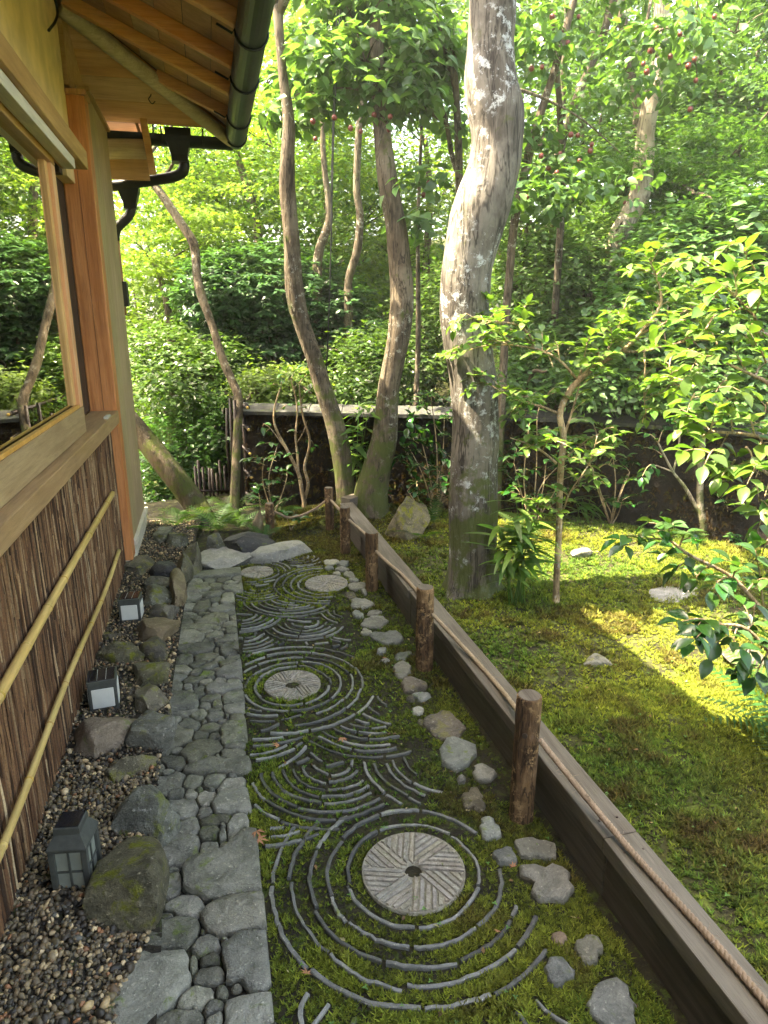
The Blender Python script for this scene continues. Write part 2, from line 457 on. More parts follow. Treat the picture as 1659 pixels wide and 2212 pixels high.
g = q.n('BsdfGlossy', Roughness=0.0); g.inputs['Color'].default_value = (.95, .95, .9, 1)
t = q.n('BsdfTransparent'); t.inputs['Color'].default_value = (.80, .74, .58, 1)
ms = q.n('MixShader', Fac=.8); q.set(ms.inputs[1], t.outputs[0]); q.set(ms.inputs[2], g.outputs[0])
MAT['glass'] = q.done(ms.outputs[0])

# ================================================================== THE SETTING
WALL_PTS = np.array([(0.25, 5.97), (1.55, 5.44), (2.78, 4.84), (3.78, 3.72), (5.6, 1.5)])
def wall_side(x, y):
    """signed distance-like value: positive beyond the garden wall"""
    best = np.full(np.shape(x), 1e9); sg = np.zeros(np.shape(x))
    for a, b in zip(WALL_PTS[:-1], WALL_PTS[1:]):
        d = b - a; L = np.hypot(*d)
        t = np.clip(((x - a[0]) * d[0] + (y - a[1]) * d[1]) / L ** 2, 0, 1)
        dx = x - a[0] - t * d[0]; dy = y - a[1] - t * d[1]
        r = np.hypot(dx, dy); s = np.sign(d[0] * (y - a[1]) - d[1] * (x - a[0]))
        m = r < best; best = np.where(m, r, best); sg = np.where(m, s, sg)
    return best * sg
def sstep(v, a, b):
    t = np.clip((v - a) / (b - a), 0, 1); return t * t * (3 - 2 * t)
def ground_h(x, y):
    x = np.asarray(x, float); y = np.asarray(y, float)
    ws = wall_side(x, y)
    gard = sstep(x, 1.04, 1.5) * sstep(y, -.5, .5)
    h = gard * (.035 + .016 * n2(x, y, 11, 6.0) + .10 * n2(x, y, .8, 3.1) + .035 * sstep(x, 1.8, 3.0)) * sstep(-ws, -.2, .3)
    h = h + .13 * np.exp(-(((x - 1.0) / .45) ** 2 + ((y - 5.25) / .30) ** 2))          # mossy hump by the far posts
    hill = sstep(ws, .2, 1.5) * (np.minimum(4.0, np.maximum(0, x * .55 + (y - 5.4) * .28 - .6) * .55) + .25 * n2(x, y, .35, 8.8))
    h = h + np.where(x > .3, hill, 0) * sstep(x, .3, 2.0)
    h = h - .35 * sstep(-x, -.1, 1.5) * sstep(y, 5.6, 7.5)                                # the ground drops behind the house
    far = sstep(np.hypot(x, y), 20, 60)
    return h + far * (6 * n2(x, y, .02, 2.2) + 3)

g1 = np.concatenate([np.arange(-70, -20, 10), np.arange(-20, -4, 1.6), np.arange(-4, 0.9, .16), np.arange(.94, 5, .06), np.arange(5, 20, 1.0), np.arange(20, 71, 10)])
g2 = np.concatenate([np.arange(-70, -10, 10), np.arange(-10, 0, 1.0), np.arange(0, 7, .07), np.arange(7, 22, .7), np.arange(22, 92, 10)])
gx, gy = np.meshgrid(g1, g2, indexing='xy')
gz = ground_h(gx, gy) - .012
inpath = (gx < .93) & (gx > -.75) & (gy < 5.0) & (gy > -1)
gz = np.where(inpath, -.03, gz)
nx, ny = len(g1), len(g2)
idx = np.arange(nx * ny).reshape(ny, nx)
gf = np.stack([idx[:-1, :-1], idx[:-1, 1:], idx[1:, 1:], idx[1:, :-1]], -1).reshape(-1, 4)
ground = mesh('ground', np.stack([gx, gy, gz], -1).reshape(-1, 3), gf, MAT['mossbed'])
tag(ground, kind='structure')

def sheet(name, poly, z, mat, step=.03, amp=.004):
    """a slightly uneven sheet over a polygon's bounding strip (x limits given per y)"""
    ys = np.arange(poly[0][0], poly[-1][0] + 1e-6, step)
    x0 = np.interp(ys, [p[0] for p in poly], [p[1] for p in poly]); x1 = np.interp(ys, [p[0] for p in poly], [p[2] for p in poly])
    nu = 24; u = np.linspace(0, 1, nu)
    X = x0[:, None] + (x1 - x0)[:, None] * u; Y = np.repeat(ys[:, None], nu, 1)
    zz = z(X, Y) if callable(z) else z
    Z = zz + amp * n2(X, Y, 9, 1.0)
    i = np.arange(len(ys) * nu).reshape(len(ys), nu)
    f = np.stack([i[:-1, :-1], i[:-1, 1:], i[1:, 1:], i[1:, :-1]], -1).reshape(-1, 4)
    o = mesh(name, np.stack([X, Y, Z], -1).reshape(-1, 3), f, mat)
    return tag(o, kind='structure')
moss_path = sheet('moss_path', [(-.8, .0, .99), (4.6, .06, .99), (5.0, .0, .99)], 0.0, MAT['pathsoil'])
cobble_path = sheet('cobble_path', [(-.8, -.36, .03), (1.6, -.30, .035), (2.3, -.26, .03), (4.5, -.26, .09)], -.004, MAT['soil'])
def gravel_z(X, Y): return .05 + .02 * sstep(-X, .3, .55) - .03 * sstep(-Y, -1.75, -1.45) * sstep(X, -.45, -.3)
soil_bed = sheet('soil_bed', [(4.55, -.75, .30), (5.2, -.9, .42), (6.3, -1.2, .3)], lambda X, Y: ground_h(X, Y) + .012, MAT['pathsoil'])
gravel_bed = sheet('gravel_bed', [(-.8, -.72, -.20), (1.5, -.72, -.22), (2.0, -.72, -.27), (4.6, -.72, -.2), (5.4, -.72, -.15)], gravel_z, MAT['soil'])

# ------------------------------------------------------------------ where moss may not grow on the path (tiles, stones)
MX0, MY0, MRES = -.2, .4, .004
MASK = np.zeros((1400, 340), bool)      # rows y, cols x
def mark_pts(p, r):
    k = int(math.ceil(r / MRES)); c = np.round((np.asarray(p)[:, 0] - MX0) / MRES).astype(int); w = np.round((np.asarray(p)[:, 1] - MY0) / MRES).astype(int)
    for a in range(-k, k + 1):
        for b in range(-k, k + 1):
            if a * a + b * b <= k * k + 1:
                cc = c + a; ww = w + b; ok = (cc >= 0) & (cc < MASK.shape[1]) & (ww >= 0) & (ww < MASK.shape[0])
                MASK[ww[ok], cc[ok]] = True
def mark_poly(poly):
    poly = np.asarray(poly)[:, :2]
    lo = poly.min(0); hi = poly.max(0)
    xs = np.arange(lo[0], hi[0], MRES); ys = np.arange(lo[1], hi[1], MRES)
    if len(xs) == 0 or len(ys) == 0: return
    X, Y = np.meshgrid(xs, ys); ins = np.zeros(X.shape, bool); j = len(poly) - 1
    for i in range(len(poly)):
        xi, yi = poly[i]; xj, yj = poly[j]
        c = ((yi > Y) != (yj > Y)) & (X < (xj - xi) * (Y - yi) / (yj - yi + 1e-12) + xi)
        ins ^= c; j = i
    p = np.stack([X[ins], Y[ins]], -1)
    if len(p): mark_pts(p, MRES)
def masked(x, y):
    c = np.round((x - MX0) / MRES).astype(int); w = np.round((y - MY0) / MRES).astype(int)
    ok = (c >= 0) & (c < MASK.shape[1]) & (w >= 0) & (w < MASK.shape[0])
    r = np.zeros(x.shape, bool); r[ok] = MASK[w[ok], c[ok]]; return r

# ------------------------------------------------------------------ flat stones from outlines
def flat_stone(name, poly, z0, h, mat, parent=None, rng=None, dome=.25, base=None, bumpy=1.0):
    """poly: n x 2 outline on the ground; a worn flat stone with rounded shoulders"""
    poly = np.asarray(poly, float); n = len(poly); c = poly.mean(0)
    size = math.sqrt(abs(np.sum(poly[:, 0] * np.roll(poly[:, 1], -1) - np.roll(poly[:, 0], -1) * poly[:, 1])) / 2)
    tl = rng.normal(0, .03, 2)
    V = []
    mr = np.linalg.norm(poly - c, axis=1).mean(); sd_ = rng.random() * 50
    for ins, zz in [(0, -.9), (0, .42), (.0022, .80), (.0065, .97), (.40 * mr, 1.0), (.70 * mr, 1.0)]:
        q = c + (poly - c) * max(.15, 1 - ins / mr)
        z = z0 + h * zz
        if zz > 0:
            z = z + (q - c) @ tl + bumpy * .016 * n2(q[:, 0], q[:, 1], 22.0, sd_, 4) * min(1, mr / .04) + .006 * n2(q[:, 0], q[:, 1], 70.0, sd_, 2)
        else:
            z = np.full(n, z)
        V.append(np.column_stack([q, np.broadcast_to(z, (n,))]))
    prof = V[:]
    V = np.vstack(V + [np.array([[c[0], c[1], V[-1][:, 2].mean()]])])
    f = []
    for i in range(len(prof) - 1):
        for k in range(n):
            f.append((i * n + k, i * n + (k + 1) % n, (i + 1) * n + (k + 1) % n, (i + 1) * n + k))
    t = (len(prof) - 1) * n; m = len(V) - 1
    for k in range(n): f.append((t + k, t + (k + 1) % n, m))
    return mesh(name, V, f, mat, parent, True, None, base)

SA = [(1080,115,200,28),(960,165,75,28),(1105,165,80,25),(1255,160,58,32),(830,180,70,22),(855,250,115,48),(1025,222,90,22),(1170,195,60,22),(1120,232,40,18),(1225,250,105,55),(1020,268,70,18),(985,298,50,12),(1070,298,50,15),(890,312,55,20),(1140,312,65,18),(800,340,85,32),(985,340,105,28),(1200,375,140,65),(915,385,60,18),(1030,380,75,30),(775,400,80,18),(765,440,60,40),(870,455,105,55),(1015,435,45,20),(1100,480,170,38),(740,490,30,15),(760,545,75,38),(900,530,75,28),(1210,515,75,28),(825,580,60,25),(985,595,180,55),(1240,570,72,40),(715,620,70,30),(830,675,180,28),(1035,675,45,18),(1215,648,105,35),(1100,697,40,15),(920,720,75,22),(1015,750,95,35),(1210,730,85,50),(730,800,150,75),(1060,795,70,20),(1170,805,150,45),(985,822,28,15),(925,815,55,28),(810,900,205,50),(1075,862,50,18),(1035,910,28,32),(1185,910,110,55),(565,970,40,35),(685,1010,92,50),(920,985,125,38),(1210,985,70,25),(1055,1005,58,25),(955,1027,38,15),(550,1045,35,28),(830,1065,95,32),(1130,1050,80,32),(955,1085,105,35),(1030,1107,65,22),(640,1120,100,45),(1170,1140,135,75),(825,1150,55,25),(930,1160,90,32),(600,1190,80,40),(795,1225,105,35),(960,1210,55,18),(1070,1230,70,28),(925,1262,75,32),(605,1310,62,60),(720,1305,52,35),(805,1292,28,18),(855,1320,55,30),(1080,1320,160,60),(1190,1255,70,40),(650,1357,38,18),(740,1357,50,18),(840,1385,70,35),(1190,1400,95,75),(960,1420,115,45)]
SB = [(680,135,150,85),(910,160,62,35),(1035,145,50,40),(995,210,65,25),(1210,195,85,50),(1080,222,22,12),(690,245,140,32),(850,265,80,45),(1015,290,98,50),(1235,300,58,45),(1140,280,25,25),(575,320,65,38),(740,370,108,65),(900,335,38,15),(1095,335,65,30),(960,395,105,50),(630,485,150,100),(1185,465,102,100),(860,485,90,42),(1005,485,65,40),(1050,515,45,22),(840,665,180,110),(620,625,60,28),(600,770,110,60),(1215,605,75,28),(1170,705,100,65),(1040,710,35,28),(1000,820,255,80),(430,820,50,35),(520,880,55,35),(570,975,135,80),(780,970,130,65),(990,970,135,65),(1150,1005,105,75),(1190,912,42,15),(845,1045,50,30),(620,1090,72,50),(755,1095,72,50),(975,1055,40,16),(920,1150,95,80),(1130,1205,155,120),(690,1250,135,105),(915,1300,80,60),(1025,1375,165,60),(580,1350,40,70),(735,1465,105,100),(960,1520,105,75),(1240,1470,85,140),(1095,1440,35,28),(1090,1540,45,55)]
SC = [(740,220,200,130),(1025,190,90,80),(1175,175,50,45),(1130,440,330,220),(700,520,75,100),(690,385,55,22),(830,730,140,110),(1240,840,240,165),(640,840,60,45),(700,1010,220,140),(970,985,30,35),(1000,1110,115,95),(1180,1060,40,25),(1360,1270,180,250),(1300,1490,65,50),(1030,1250,90,65),(1030,1390,160,80),(880,1300,45,90),(550,1480,310,300),(880,1600,180,120),(1150,1535,60,60),(1060,1690,85,80),(740,1820,220,110),(1085,1800,80,90),(1370,1750,190,150)]
seeds = [(259.2 + a * .2018, 1215 + b * .2018, w * .2018, h * .2018) for a, b, w, h in SA]
seeds += [(259.2 + a * .2018, 1485 + b * .2018, w * .2018, h * .2018) for a, b, w, h in SB]
seeds += [(216 + a * .2278, 1782 + b * .2278, w * .2278, h * .2278) for a, b, w, h in SC]
# stones measured on the picture are carried to the ground as centre + half extents in metres
GS = []
for x, y, w, h in seeds:
    c = PZ(x, y, .02); e = PZ(x + w, y, .02); t = PZ(x, y - h, .02); b_ = PZ(x, y + h, .02)
    GS.append((c[0], (t[1] + b_[1]) / 2, abs(e[0] - c[0]), abs(t[1] - b_[1]) / 2))
rng0 = np.random.default_rng(5)                         # the path goes on under the camera
yy = 1.12
while yy > -.7:
    xx = -.3
    while xx < 0:
        w = rng0.uniform(.03, .06); GS.append((xx + w, yy + rng0.normal(0, .01), w, rng0.uniform(.035, .055))); xx += 2 * w
    yy -= .1
GS = np.array(GS)
rng = np.random.default_rng(11)
NA = 22
ang = np.arange(NA) * 2 * math.pi / NA
def el(i, p):
    return np.hypot((p[..., 0] - GS[i, 0]) / GS[i, 2], (p[..., 1] - GS[i, 1]) / GS[i, 3])
near_idx = [[j for j in range(len(GS)) if j != i and abs(GS[j, 0] - GS[i, 0]) < GS[i, 2] + GS[j, 2] + .03 and abs(GS[j, 1] - GS[i, 1]) < GS[i, 3] + GS[j, 3] + .03] for i in range(len(GS))]
for i in range(len(GS)):
    cx, cy, w, h = GS[i]
    ss = np.linspace(.05, 1.95, 130)
    ca, sa = np.cos(ang), np.sin(ang)
    sup = (np.abs(ca) ** 3.6 + np.abs(sa) ** 3.6) ** (-1 / 3.6)
    wob = 1 + .34 * n2(np.cos(ang) * 1.6 + cx * 40, np.sin(ang) * 1.6 + cy * 40, 1.0, i * 1.7, 4)
    dirs = np.stack([ca * w, sa * h], -1) * (sup * wob)[:, None]
    P = np.array([cx, cy]) + ss[:, None, None] * dirs[None]
    own = el(i, P) / np.broadcast_to(sup, P.shape[:2])
    oth = np.full(own.shape, 9.0)
    for j in near_idx[i]: oth = np.minimum(oth, el(j, P))
    bad = (el(i, P) > oth) | (ss[:, None] > 1.85) | ((P[..., 0] < -.335) & (ss[:, None] > .9))
    k = np.where(bad.any(0), bad.argmax(0), len(ss) - 1)
    s = ss[k]
    for _ in range(1): s = np.minimum(s, (np.roll(s, 1) + np.roll(s, -1)) / 2 * 1.25)
    poly = np.array([cx, cy]) + s[:, None] * dirs
    gap = .0024
    d = poly - (cx, cy); L = np.linalg.norm(d, axis=1); poly = np.array([cx, cy]) + d * np.maximum(.35, (L - gap) / L)[:, None]
    poly[:, 0] = np.clip(poly[:, 0], -.60, .10 if cy > 3.8 else .045 + .012 * n2(cx * 3, cy * 9, 1.0))
    big = w * h > .0022
    mt = MAT['cobble_pale'] if rng.random() < (.34 if cx > -.07 else .12) else MAT['cobble']
    flat_stone('cobble_stone', poly, -.010, .018 + .010 * rng.random() + (.010 if big else 0), mt, cobble_path, rng)
    mark_poly(poly)

# ------------------------------------------------------------------ edging stones set in the moss right of the tiles
ED = [(1059,1784,28,28,0),(1090,1847,24,19,0),(1160,1828,44,25,1),(1188,1900,62,50,1),(1206,2022,18,15,2),(1275,2045,33,28,1),(1212,2093,33,30,0),(1325,2160,56,62,0),(1042,1665,25,18,1),(987,1626,38,36,0),(996,1680,10,8,1),(1023,1725,30,28,3),(960,1562,42,30,3),(912,1557,8,7,3),
      (718,1212,18,7,1),(742,1216,15,5,0),(711,1223,10,5,0),(739,1227,14,5,1),(727,1237,9,4,1),(755,1239,11,7,1),(766,1251,11,4,0),(772,1264,19,8,1),(757,1282,13,8,3),(787,1276,6,5,1),(779,1302,25,11,1),(774,1325,11,8,0),(809,1320,17,6,1),(809,1341,29,13,1),(789,1363,13,6,1),(836,1375,29,18,0),(824,1404,10,8,0),(867,1415,21,7,0),(832,1424,10,5,1),(866,1444,22,14,1),(891,1479,28,15,3),(913,1500,20,10,0),(887,1507,9,6,3),(903,1532,15,10,1)]
EMAT = {0: MAT['edging'], 1: MAT['cobble_pale'], 2: MAT['rock_brown'], 3: MAT['rock']}
rng = np.random.default_rng(3)
for x, y, w, h, k in ED:
    c = PZ(x, y, .015); ex = abs(PZ(x + w, y, .015)[0] - c[0]); ey = abs(PZ(x, y - h, .015)[1] - PZ(x, y + h, .015)[1]) / 2
    n = 15; a = np.arange(n) * 2 * math.pi / n
    rr = (np.abs(np.cos(a)) ** 3 + np.abs(np.sin(a)) ** 3) ** (-1 / 3) * (1 + rng.normal(0, .19, n)) * .98
    rr = np.minimum(rr, (np.roll(rr, 1) + np.roll(rr, -1)) / 2 * 1.15)
    cm = PZ(x, y, .015)
    rot = rng.normal(0, .25)
    p = np.stack([np.cos(a) * ex * rr, np.sin(a) * ey * rr], -1)
    p = p @ np.array([[math.cos(rot), math.sin(rot)], [-math.sin(rot), math.cos(rot)]]) + cm[:2]
    flat_stone('edging_stone', p, -.004, .016 + .012 * rng.random(), EMAT[k], moss_path, rng, .3)
    mark_poly(p)

# ------------------------------------------------------------------ millstones
MILL = [((.477, 1.548), .151, 'large grey millstone ringed by curved tiles, nearest the camera', 1.25),
        ((.257, 2.688), .124, 'pale cream millstone with a ragged centre hole, halfway along the path', .25),
        ((.600, 3.845), .130, 'grey weathered millstone by the small edging stones, second farthest', .8),
        ((.199, 4.142), .104, 'small cream millstone beside the stone slab, farthest along the path', .5)]
def millstone(c, r, label, rot, hole):
    t = thing('millstone', (c[0], c[1], 0), label, 'millstone', 'millstones set in the moss path')
    z1 = .016
    S = 44; prof = [(r * .995, -.02), (r, .010), (r * .985, z1 - .004), (r * .96, z1 - .0075), (hole, z1 - .0075), (hole * .9, -.005)]
    m = MB(); rg = np.random.default_rng(int(r * 1e4))
    v = []; f = []
    wobr = 1 + .012 * n2(np.cos(np.arange(S) * 2 * math.pi / S) * 2 + r * 30, np.sin(np.arange(S) * 2 * math.pi / S) * 2, 1.2, c[1])
    for i, (q, z) in enumerate(prof):
        for k in range(S):
            a = 2 * math.pi * k / S; w = wobr[k] if i < 4 else 1 + .25 * n2(math.cos(a) * 2 + r * 50, math.sin(a) * 2, 1, 2.)
            v.append((c[0] + q * w * math.cos(a), c[1] + q * w * math.sin(a), z))
    for i in range(len(prof) - 1):
        for k in range(S): f.append((i * S + k, i * S + (k + 1) % S, (i + 1) * S + (k + 1) % S, (i + 1) * S + k))
    f.append(tuple(range((len(prof) - 1) * S, len(prof) * S)))
    mesh('stone_disc', v, f, MAT['mill'], t, True)
    # dressed lands between the furrows: eight sectors, each with parallel ridges
    step = .0175 * r / .151; wd = step * .74
    nsec = 8
    for s in range(nsec):
        a0 = rot + s * 2 * math.pi / nsec; a1 = a0 + 2 * math.pi / nsec
        d = np.array([math.cos(a0), math.sin(a0)]); nrm = np.array([-d[1], d[0]])
        k = 0
        while True:
            off = step * (.5 + k); k += 1
            if off > r * .95: break
            # the ridge runs along d at offset off, inside the sector and the disc
            lo = off / math.tan(2 * math.pi / nsec) + step * .15
            lo = max(lo, math.sqrt(max(0, (hole * 1.12) ** 2 - off ** 2)))
            hi = math.sqrt(max(0, (r * .978) ** 2 - (off + wd / 2) ** 2))
            if hi - lo < step * .4: continue
            p0 = np.array(c) + d * lo + nrm * off; p1 = np.array(c) + d * hi + nrm * off
            cut0 = wd * .5 / math.tan(2 * math.pi / nsec)
            b = MB(); j = rg.normal(0, .0006, 8); zt = z1 - .0025 + rg.normal(0, .0009)
            q0 = p0 - nrm * wd / 2 - d * cut0 * .9; q1 = p0 + nrm * wd / 2 + d * cut0 * .9; q2 = p1 + nrm * wd / 2; q3 = p1 - nrm * wd / 2
            base = [q0, q1, q2, q3]; top = [q + (np.array(c) + d * (lo + hi) / 2 + nrm * off - q) * .02 for q in base]
            ins = .0016
            tp = []
            for q in base:
                vv = (p0 + p1) / 2 - q; tp.append(q + nrm * np.sign(vv @ nrm) * ins + d * np.sign(vv @ d) * ins + rg.normal(0, .0005, 2))
            vv = [(*q, z1 - .009) for q in base] + [(*q, zt) for q in tp]
            ff = [(0, 3, 2, 1), (4, 5, 6, 7), (0, 1, 5, 4), (1, 2, 6, 5), (2, 3, 7, 6), (3, 0, 4, 7)]
            mesh('ridge', vv, ff, MAT['mill'], t, False)
    a = np.arange(60) * 2 * math.pi / 60
    mark_poly(np.stack([c[0] + r * np.cos(a), c[1] + r * np.sin(a)], -1))
for (c, r, lb, rot) in MILL: millstone(c, r, lb, rot, .027 if r > .14 else (.034 if .12 < r < .126 else .016))

# ------------------------------------------------------------------ tile edges laid as rings and fans
def right_limit(y): return np.interp(y, [.7, 1.2, 1.6, 2.0, 2.5, 3.0, 3.5, 4.0, 4.5], [.74, .76, .70, .62, .585, .57, .585, .66, .62])
discs = []   # centre, outer radius: earlier ones lie on top
TP = []      # (x, y, half length) of laid tiles, for clearance
rt_ = np.random.default_rng(21)
def lay(c, radii, outer, spans, claim=True, lenr=(.15, .32)):
    c = np.array(c)
    for r, (a0, a1) in zip(radii, spans):
        a = R(a0); end = R(a1)
        while a < end - .02:
            L = rt_.uniform(*lenr); da = min(L / r, 1.25); b = min(a + da, end)
            n = 13
            tt = np.linspace(a, b - .007 / r, n)
            rr = r * (1 + rt_.normal(0, .008)) + rt_.normal(0, .0022, n).cumsum() * .5
            p = c + np.stack([np.cos(tt), np.sin(tt)], -1) * rr[:, None]
            ok = (p[:, 0] > .045 + .03 * (p[:, 1] > 3.9)) & (p[:, 0] < right_limit(p[:, 1]) + .03 * math.sin(r * 60)) & ~masked(p[:, 0], p[:, 1])
            for dc, do in discs: ok &= np.hypot(p[:, 0] - dc[0], p[:, 1] - dc[1]) > do
            a = b + .004 / r
            # keep the longest unbroken run
            best = (0, 0); s = None
            for k in range(n + 1):
                if k < n and ok[k]:
                    if s is None: s = k
                else:
                    if s is not None and k - s > best[1] - best[0]: best = (s, k)
                    s = None
            if best[1] - best[0] < 3: continue
            p = p[best[0]:best[1]]
            tile(p)
    if claim: discs.append((c, outer))
def tile(p):
    n = len(p); t = np.gradient(p, axis=0); t /= np.linalg.norm(t, axis=1)[:, None]; nm = np.stack([-t[:, 1], t[:, 0]], -1)
    w = rt_.uniform(.0044, .0062); zt = rt_.uniform(.0055, .0115); tl = rt_.normal(0, .0018); jag = rt_.normal(0, .0011, (n, 2))
    V = []
    slope = np.linspace(-1, 1, n) * tl
    for s, zz in ((-1, -.02), (-1, zt - .0022), (-.62, zt), (.62, zt), (1, zt - .0022), (1, -.02)):
        q = p + nm * (w * s) + jag * (1 if abs(s) == 1 else .5)
        V.append(np.column_stack([q, np.full(n, zz) + (slope + rt_.normal(0, .0007, n) if zz > 0 else 0)]))
    V = np.stack(V, 1).reshape(-1, 3); f = []
    for i in range(n - 1):
        for k in range(5): f.append((i * 6 + k, i * 6 + k + 1, (i + 1) * 6 + k + 1, (i + 1) * 6 + k))
    f.append((5, 4, 3, 2, 1, 0)); f.append(tuple((n - 1) * 6 + k for k in range(6)))
    mesh('tile', V, f, MAT['tile'], moss_path, False)
    tile_pts.append(p)
tile_pts = []
m1, m2, m3, m4 = [np.array(m[0]) for m in MILL]
lay(m1, [.193, .250], .29, [(-175, 185), (-150, 100)], False)
lay(m1, [.250, .305, .358, .412], .440, [(100, 210), (118, 345), (128, 350), (140, 345)], False)
discs.append((m1 + (-.0, .0), .285)); 
lay(m1 + (0.0, -.0), [.305], .3, [(30, 40)], False)
lay(m2, [.165, .212], .235, [(10, 369), (-170, 175)], False)
lay(m2, [.262, .312, .365], .39, [(-75, 150), (-95, 130), (-110, 120)], False)
discs.append((m2, .385))
lay(m3, [.172, .218, .264, .312], .335, [(95, 275), (90, 285), (85, 290), (80, 280)], False)
discs.append((m3, .33))
lay(m4, [.140, .178, .216], .235, [(-90, 75), (-80, 80), (-70, 82)], False)
discs.append((m4, .232))
def fan(x, y, outer, k, a0=185, a1=355, dr=.037, inner=0):
    c = PZ(x, y)[:2]
    radii = [outer - dr * i for i in range(k) if outer - dr * i > .04]
    lay(c, radii, outer + .022, [(a0, a1)] * len(radii))
fan(640, 1205, .20, 5, 170, 370); fan(735, 1205, .22, 4, 160, 340)
fan(560, 1272, .20, 5, 180, 360); 
fan(632, 1290, .28, 8, 180, 360); fan(770, 1318, .20, 5, 170, 350)
fan(525, 1330, .22, 6, 190, 370); fan(660, 1345, .22, 6, 180, 365); fan(760, 1358, .17, 4, 120, 345)
fan(530, 1370, .24, 6, 190, 360); fan(700, 1385, .24, 5, 180, 360)
fan(880, 1500, .24, 7, 150, 300)
fan(575, 1520, .30, 8, 190, 360); fan(808, 1532, .33, 9, 180, 350)
fan(545, 1560, .26, 7, 190, 360)
fan(986, 1628, .35, 9, 170, 300); fan(719, 1650, .33, 9, 180, 360)
fan(600, 1700, .28, 7, 190, 350)
# the rest of the strip is filled with overlapping waves of tile edges
TM = np.zeros_like(MASK)
def tm_mark(pp):
    pp = spline(pp, 40); c = np.round((pp[:, 0] - MX0) / MRES).astype(int); w = np.round((pp[:, 1] - MY0) / MRES).astype(int)
    k = 6
    for a in range(-k, k + 1):
        for b in range(-k, k + 1):
            if a * a + b * b <= k * k:
                TM[np.clip(w + a, 0, TM.shape[0] - 1), np.clip(c + b, 0, TM.shape[1] - 1)] = True
for pp in tile_pts: tm_mark(pp)
keep_discs = discs; discs = []
row = 0; yc = 4.45
while yc > 1.75:
    for xc in np.arange(.06 + (.13 if row % 2 else 0), .70, .26):
        cx_, cy_ = xc + rt_.normal(0, .012), yc + rt_.normal(0, .012)
        for r in np.arange(.235, .03, -.034):
            a = R(200)
            while a < R(345):
                da = min(rt_.uniform(.18, .32) / r, 1.9); b = min(a + da, R(345)); tt = np.linspace(a, b, 12); a = b + .012
                pp = np.array([cx_, cy_]) + np.stack([np.cos(tt), np.sin(tt)], -1) * (r + rt_.normal(0, .002))
                cc = np.clip(np.round((pp[:, 0] - MX0) / MRES).astype(int), 0, MASK.shape[1] - 1); ww = np.clip(np.round((pp[:, 1] - MY0) / MRES).astype(int), 0, MASK.shape[0] - 1)
                ok = (pp[:, 0] > .045 + .03 * (pp[:, 1] > 3.9)) & (pp[:, 0] < right_limit(pp[:, 1])) & ~masked(pp[:, 0], pp[:, 1]) & ~TM[ww, cc] & (pp[:, 1] < 4.5)
                for mm, rr_ in ((m1, .445), (m2, .23), (m3, .2), (m4, .16)): ok &= np.hypot(pp[:, 0] - mm[0], pp[:, 1] - mm[1]) > rr_
                best = (0, 0); s = None
                for k in range(13):
                    if k < 12 and ok[k]:
                        if s is None: s = k
                    else:
                        if s is not None and k - s > best[1] - best[0]: best = (s, k)
                        s = None
                q_ = pp[best[0]:best[1]]
                if len(q_) < 4 or np.linalg.norm(q_[-1] - q_[0]) < .05: continue
                tile(q_); tm_mark(q_)
    yc -= .105; row += 1
# short tiles radiating below the nearest ring and beside the middle one
def spokes(c, r0, r1, a0, a1, n):
    for k in range(n):
        a = R(a0 + (a1 - a0) * (k + .5) / n) + rt_.normal(0, .02)
        q0 = r0 + rt_.normal(0, .004); q1 = r1 * (1 + rt_.normal(0, .03)) 
        s = np.linspace(0, 1, 6); rr = q0 + (q1 - q0) * s; aa = a + .10 * s * s * (1 if k % 2 else -.4)
        p = np.array(c) + np.stack([np.cos(aa), np.sin(aa)], -1) * rr[:, None]
        ok = (p[:, 0] > .05) & (p[:, 0] < right_limit(p[:, 1]) + .03) & ~masked(p[:, 0], p[:, 1])
        if ok.all(): tile(p)
spokes(m1, .460, .56, 190, 240, 6)
spokes(m1, .460, .56, 300, 350, 6)
spokes(m1, .475, .60, 242, 298, 6)
spokes(m2, .395, .47, -35, 40, 11)
mark_pts(np.vstack([np.vstack([spline(p, 60)]) for p in tile_pts]), .0072)

# ------------------------------------------------------------------ rocks
ICO = {}
def ico(n):
    if n not in ICO:
        bm = bmesh.new(); bmesh.ops.create_icosphere(bm, subdivisions=n, radius=1)
        bm.verts.index_update()
        ICO[n] = (np.array([v.co[:] for v in bm.verts]), np.array([[q.index for q in f.verts] for f in bm.faces])); bm.free()
    return ICO[n]
def rock_shape(seed, rad, sub=4, cuts=7, rough=.22, flat_top=None):
    v, f = ico(sub); v = v.copy(); rg = np.random.default_rng(seed)
    for k_ in range(cuts + 9):
        n = rg.normal(0, 1, 3); n /= np.linalg.norm(n); d = rg.uniform(.55, .88) if k_ > 1 else rg.uniform(.40, .55)
        s = v @ n - d; v = v - np.where(s > 0, s, 0)[:, None] * n * .97
    if flat_top: v[:, 2] = np.where(v[:, 2] > flat_top * .8, flat_top * .8 + (v[:, 2] - flat_top * .8) * .12, v[:, 2])
    l = v.copy()
    k = rough * 1.1 * fbm(l * 1.9 + seed * 3.7, 5) + rough * .7 * np.round(fbm(l * 2.2 + seed * 1.3, 2) * 7) / 7
    rid = (.5 - np.abs(fbm(l * np.array([2.6, 2.6, 4.2]) + seed, 4)) * 2.2)
    k = k + rough * .55 * (rid - .3) + .16 * rough * fbm(l * 14 + seed, 3)
    v = v * (1 + k)[:, None]
    v = (v - (v.max(0) + v.min(0)) / 2) / ((v.max(0) - v.min(0)) / 2)
    return v * np.array(rad), f
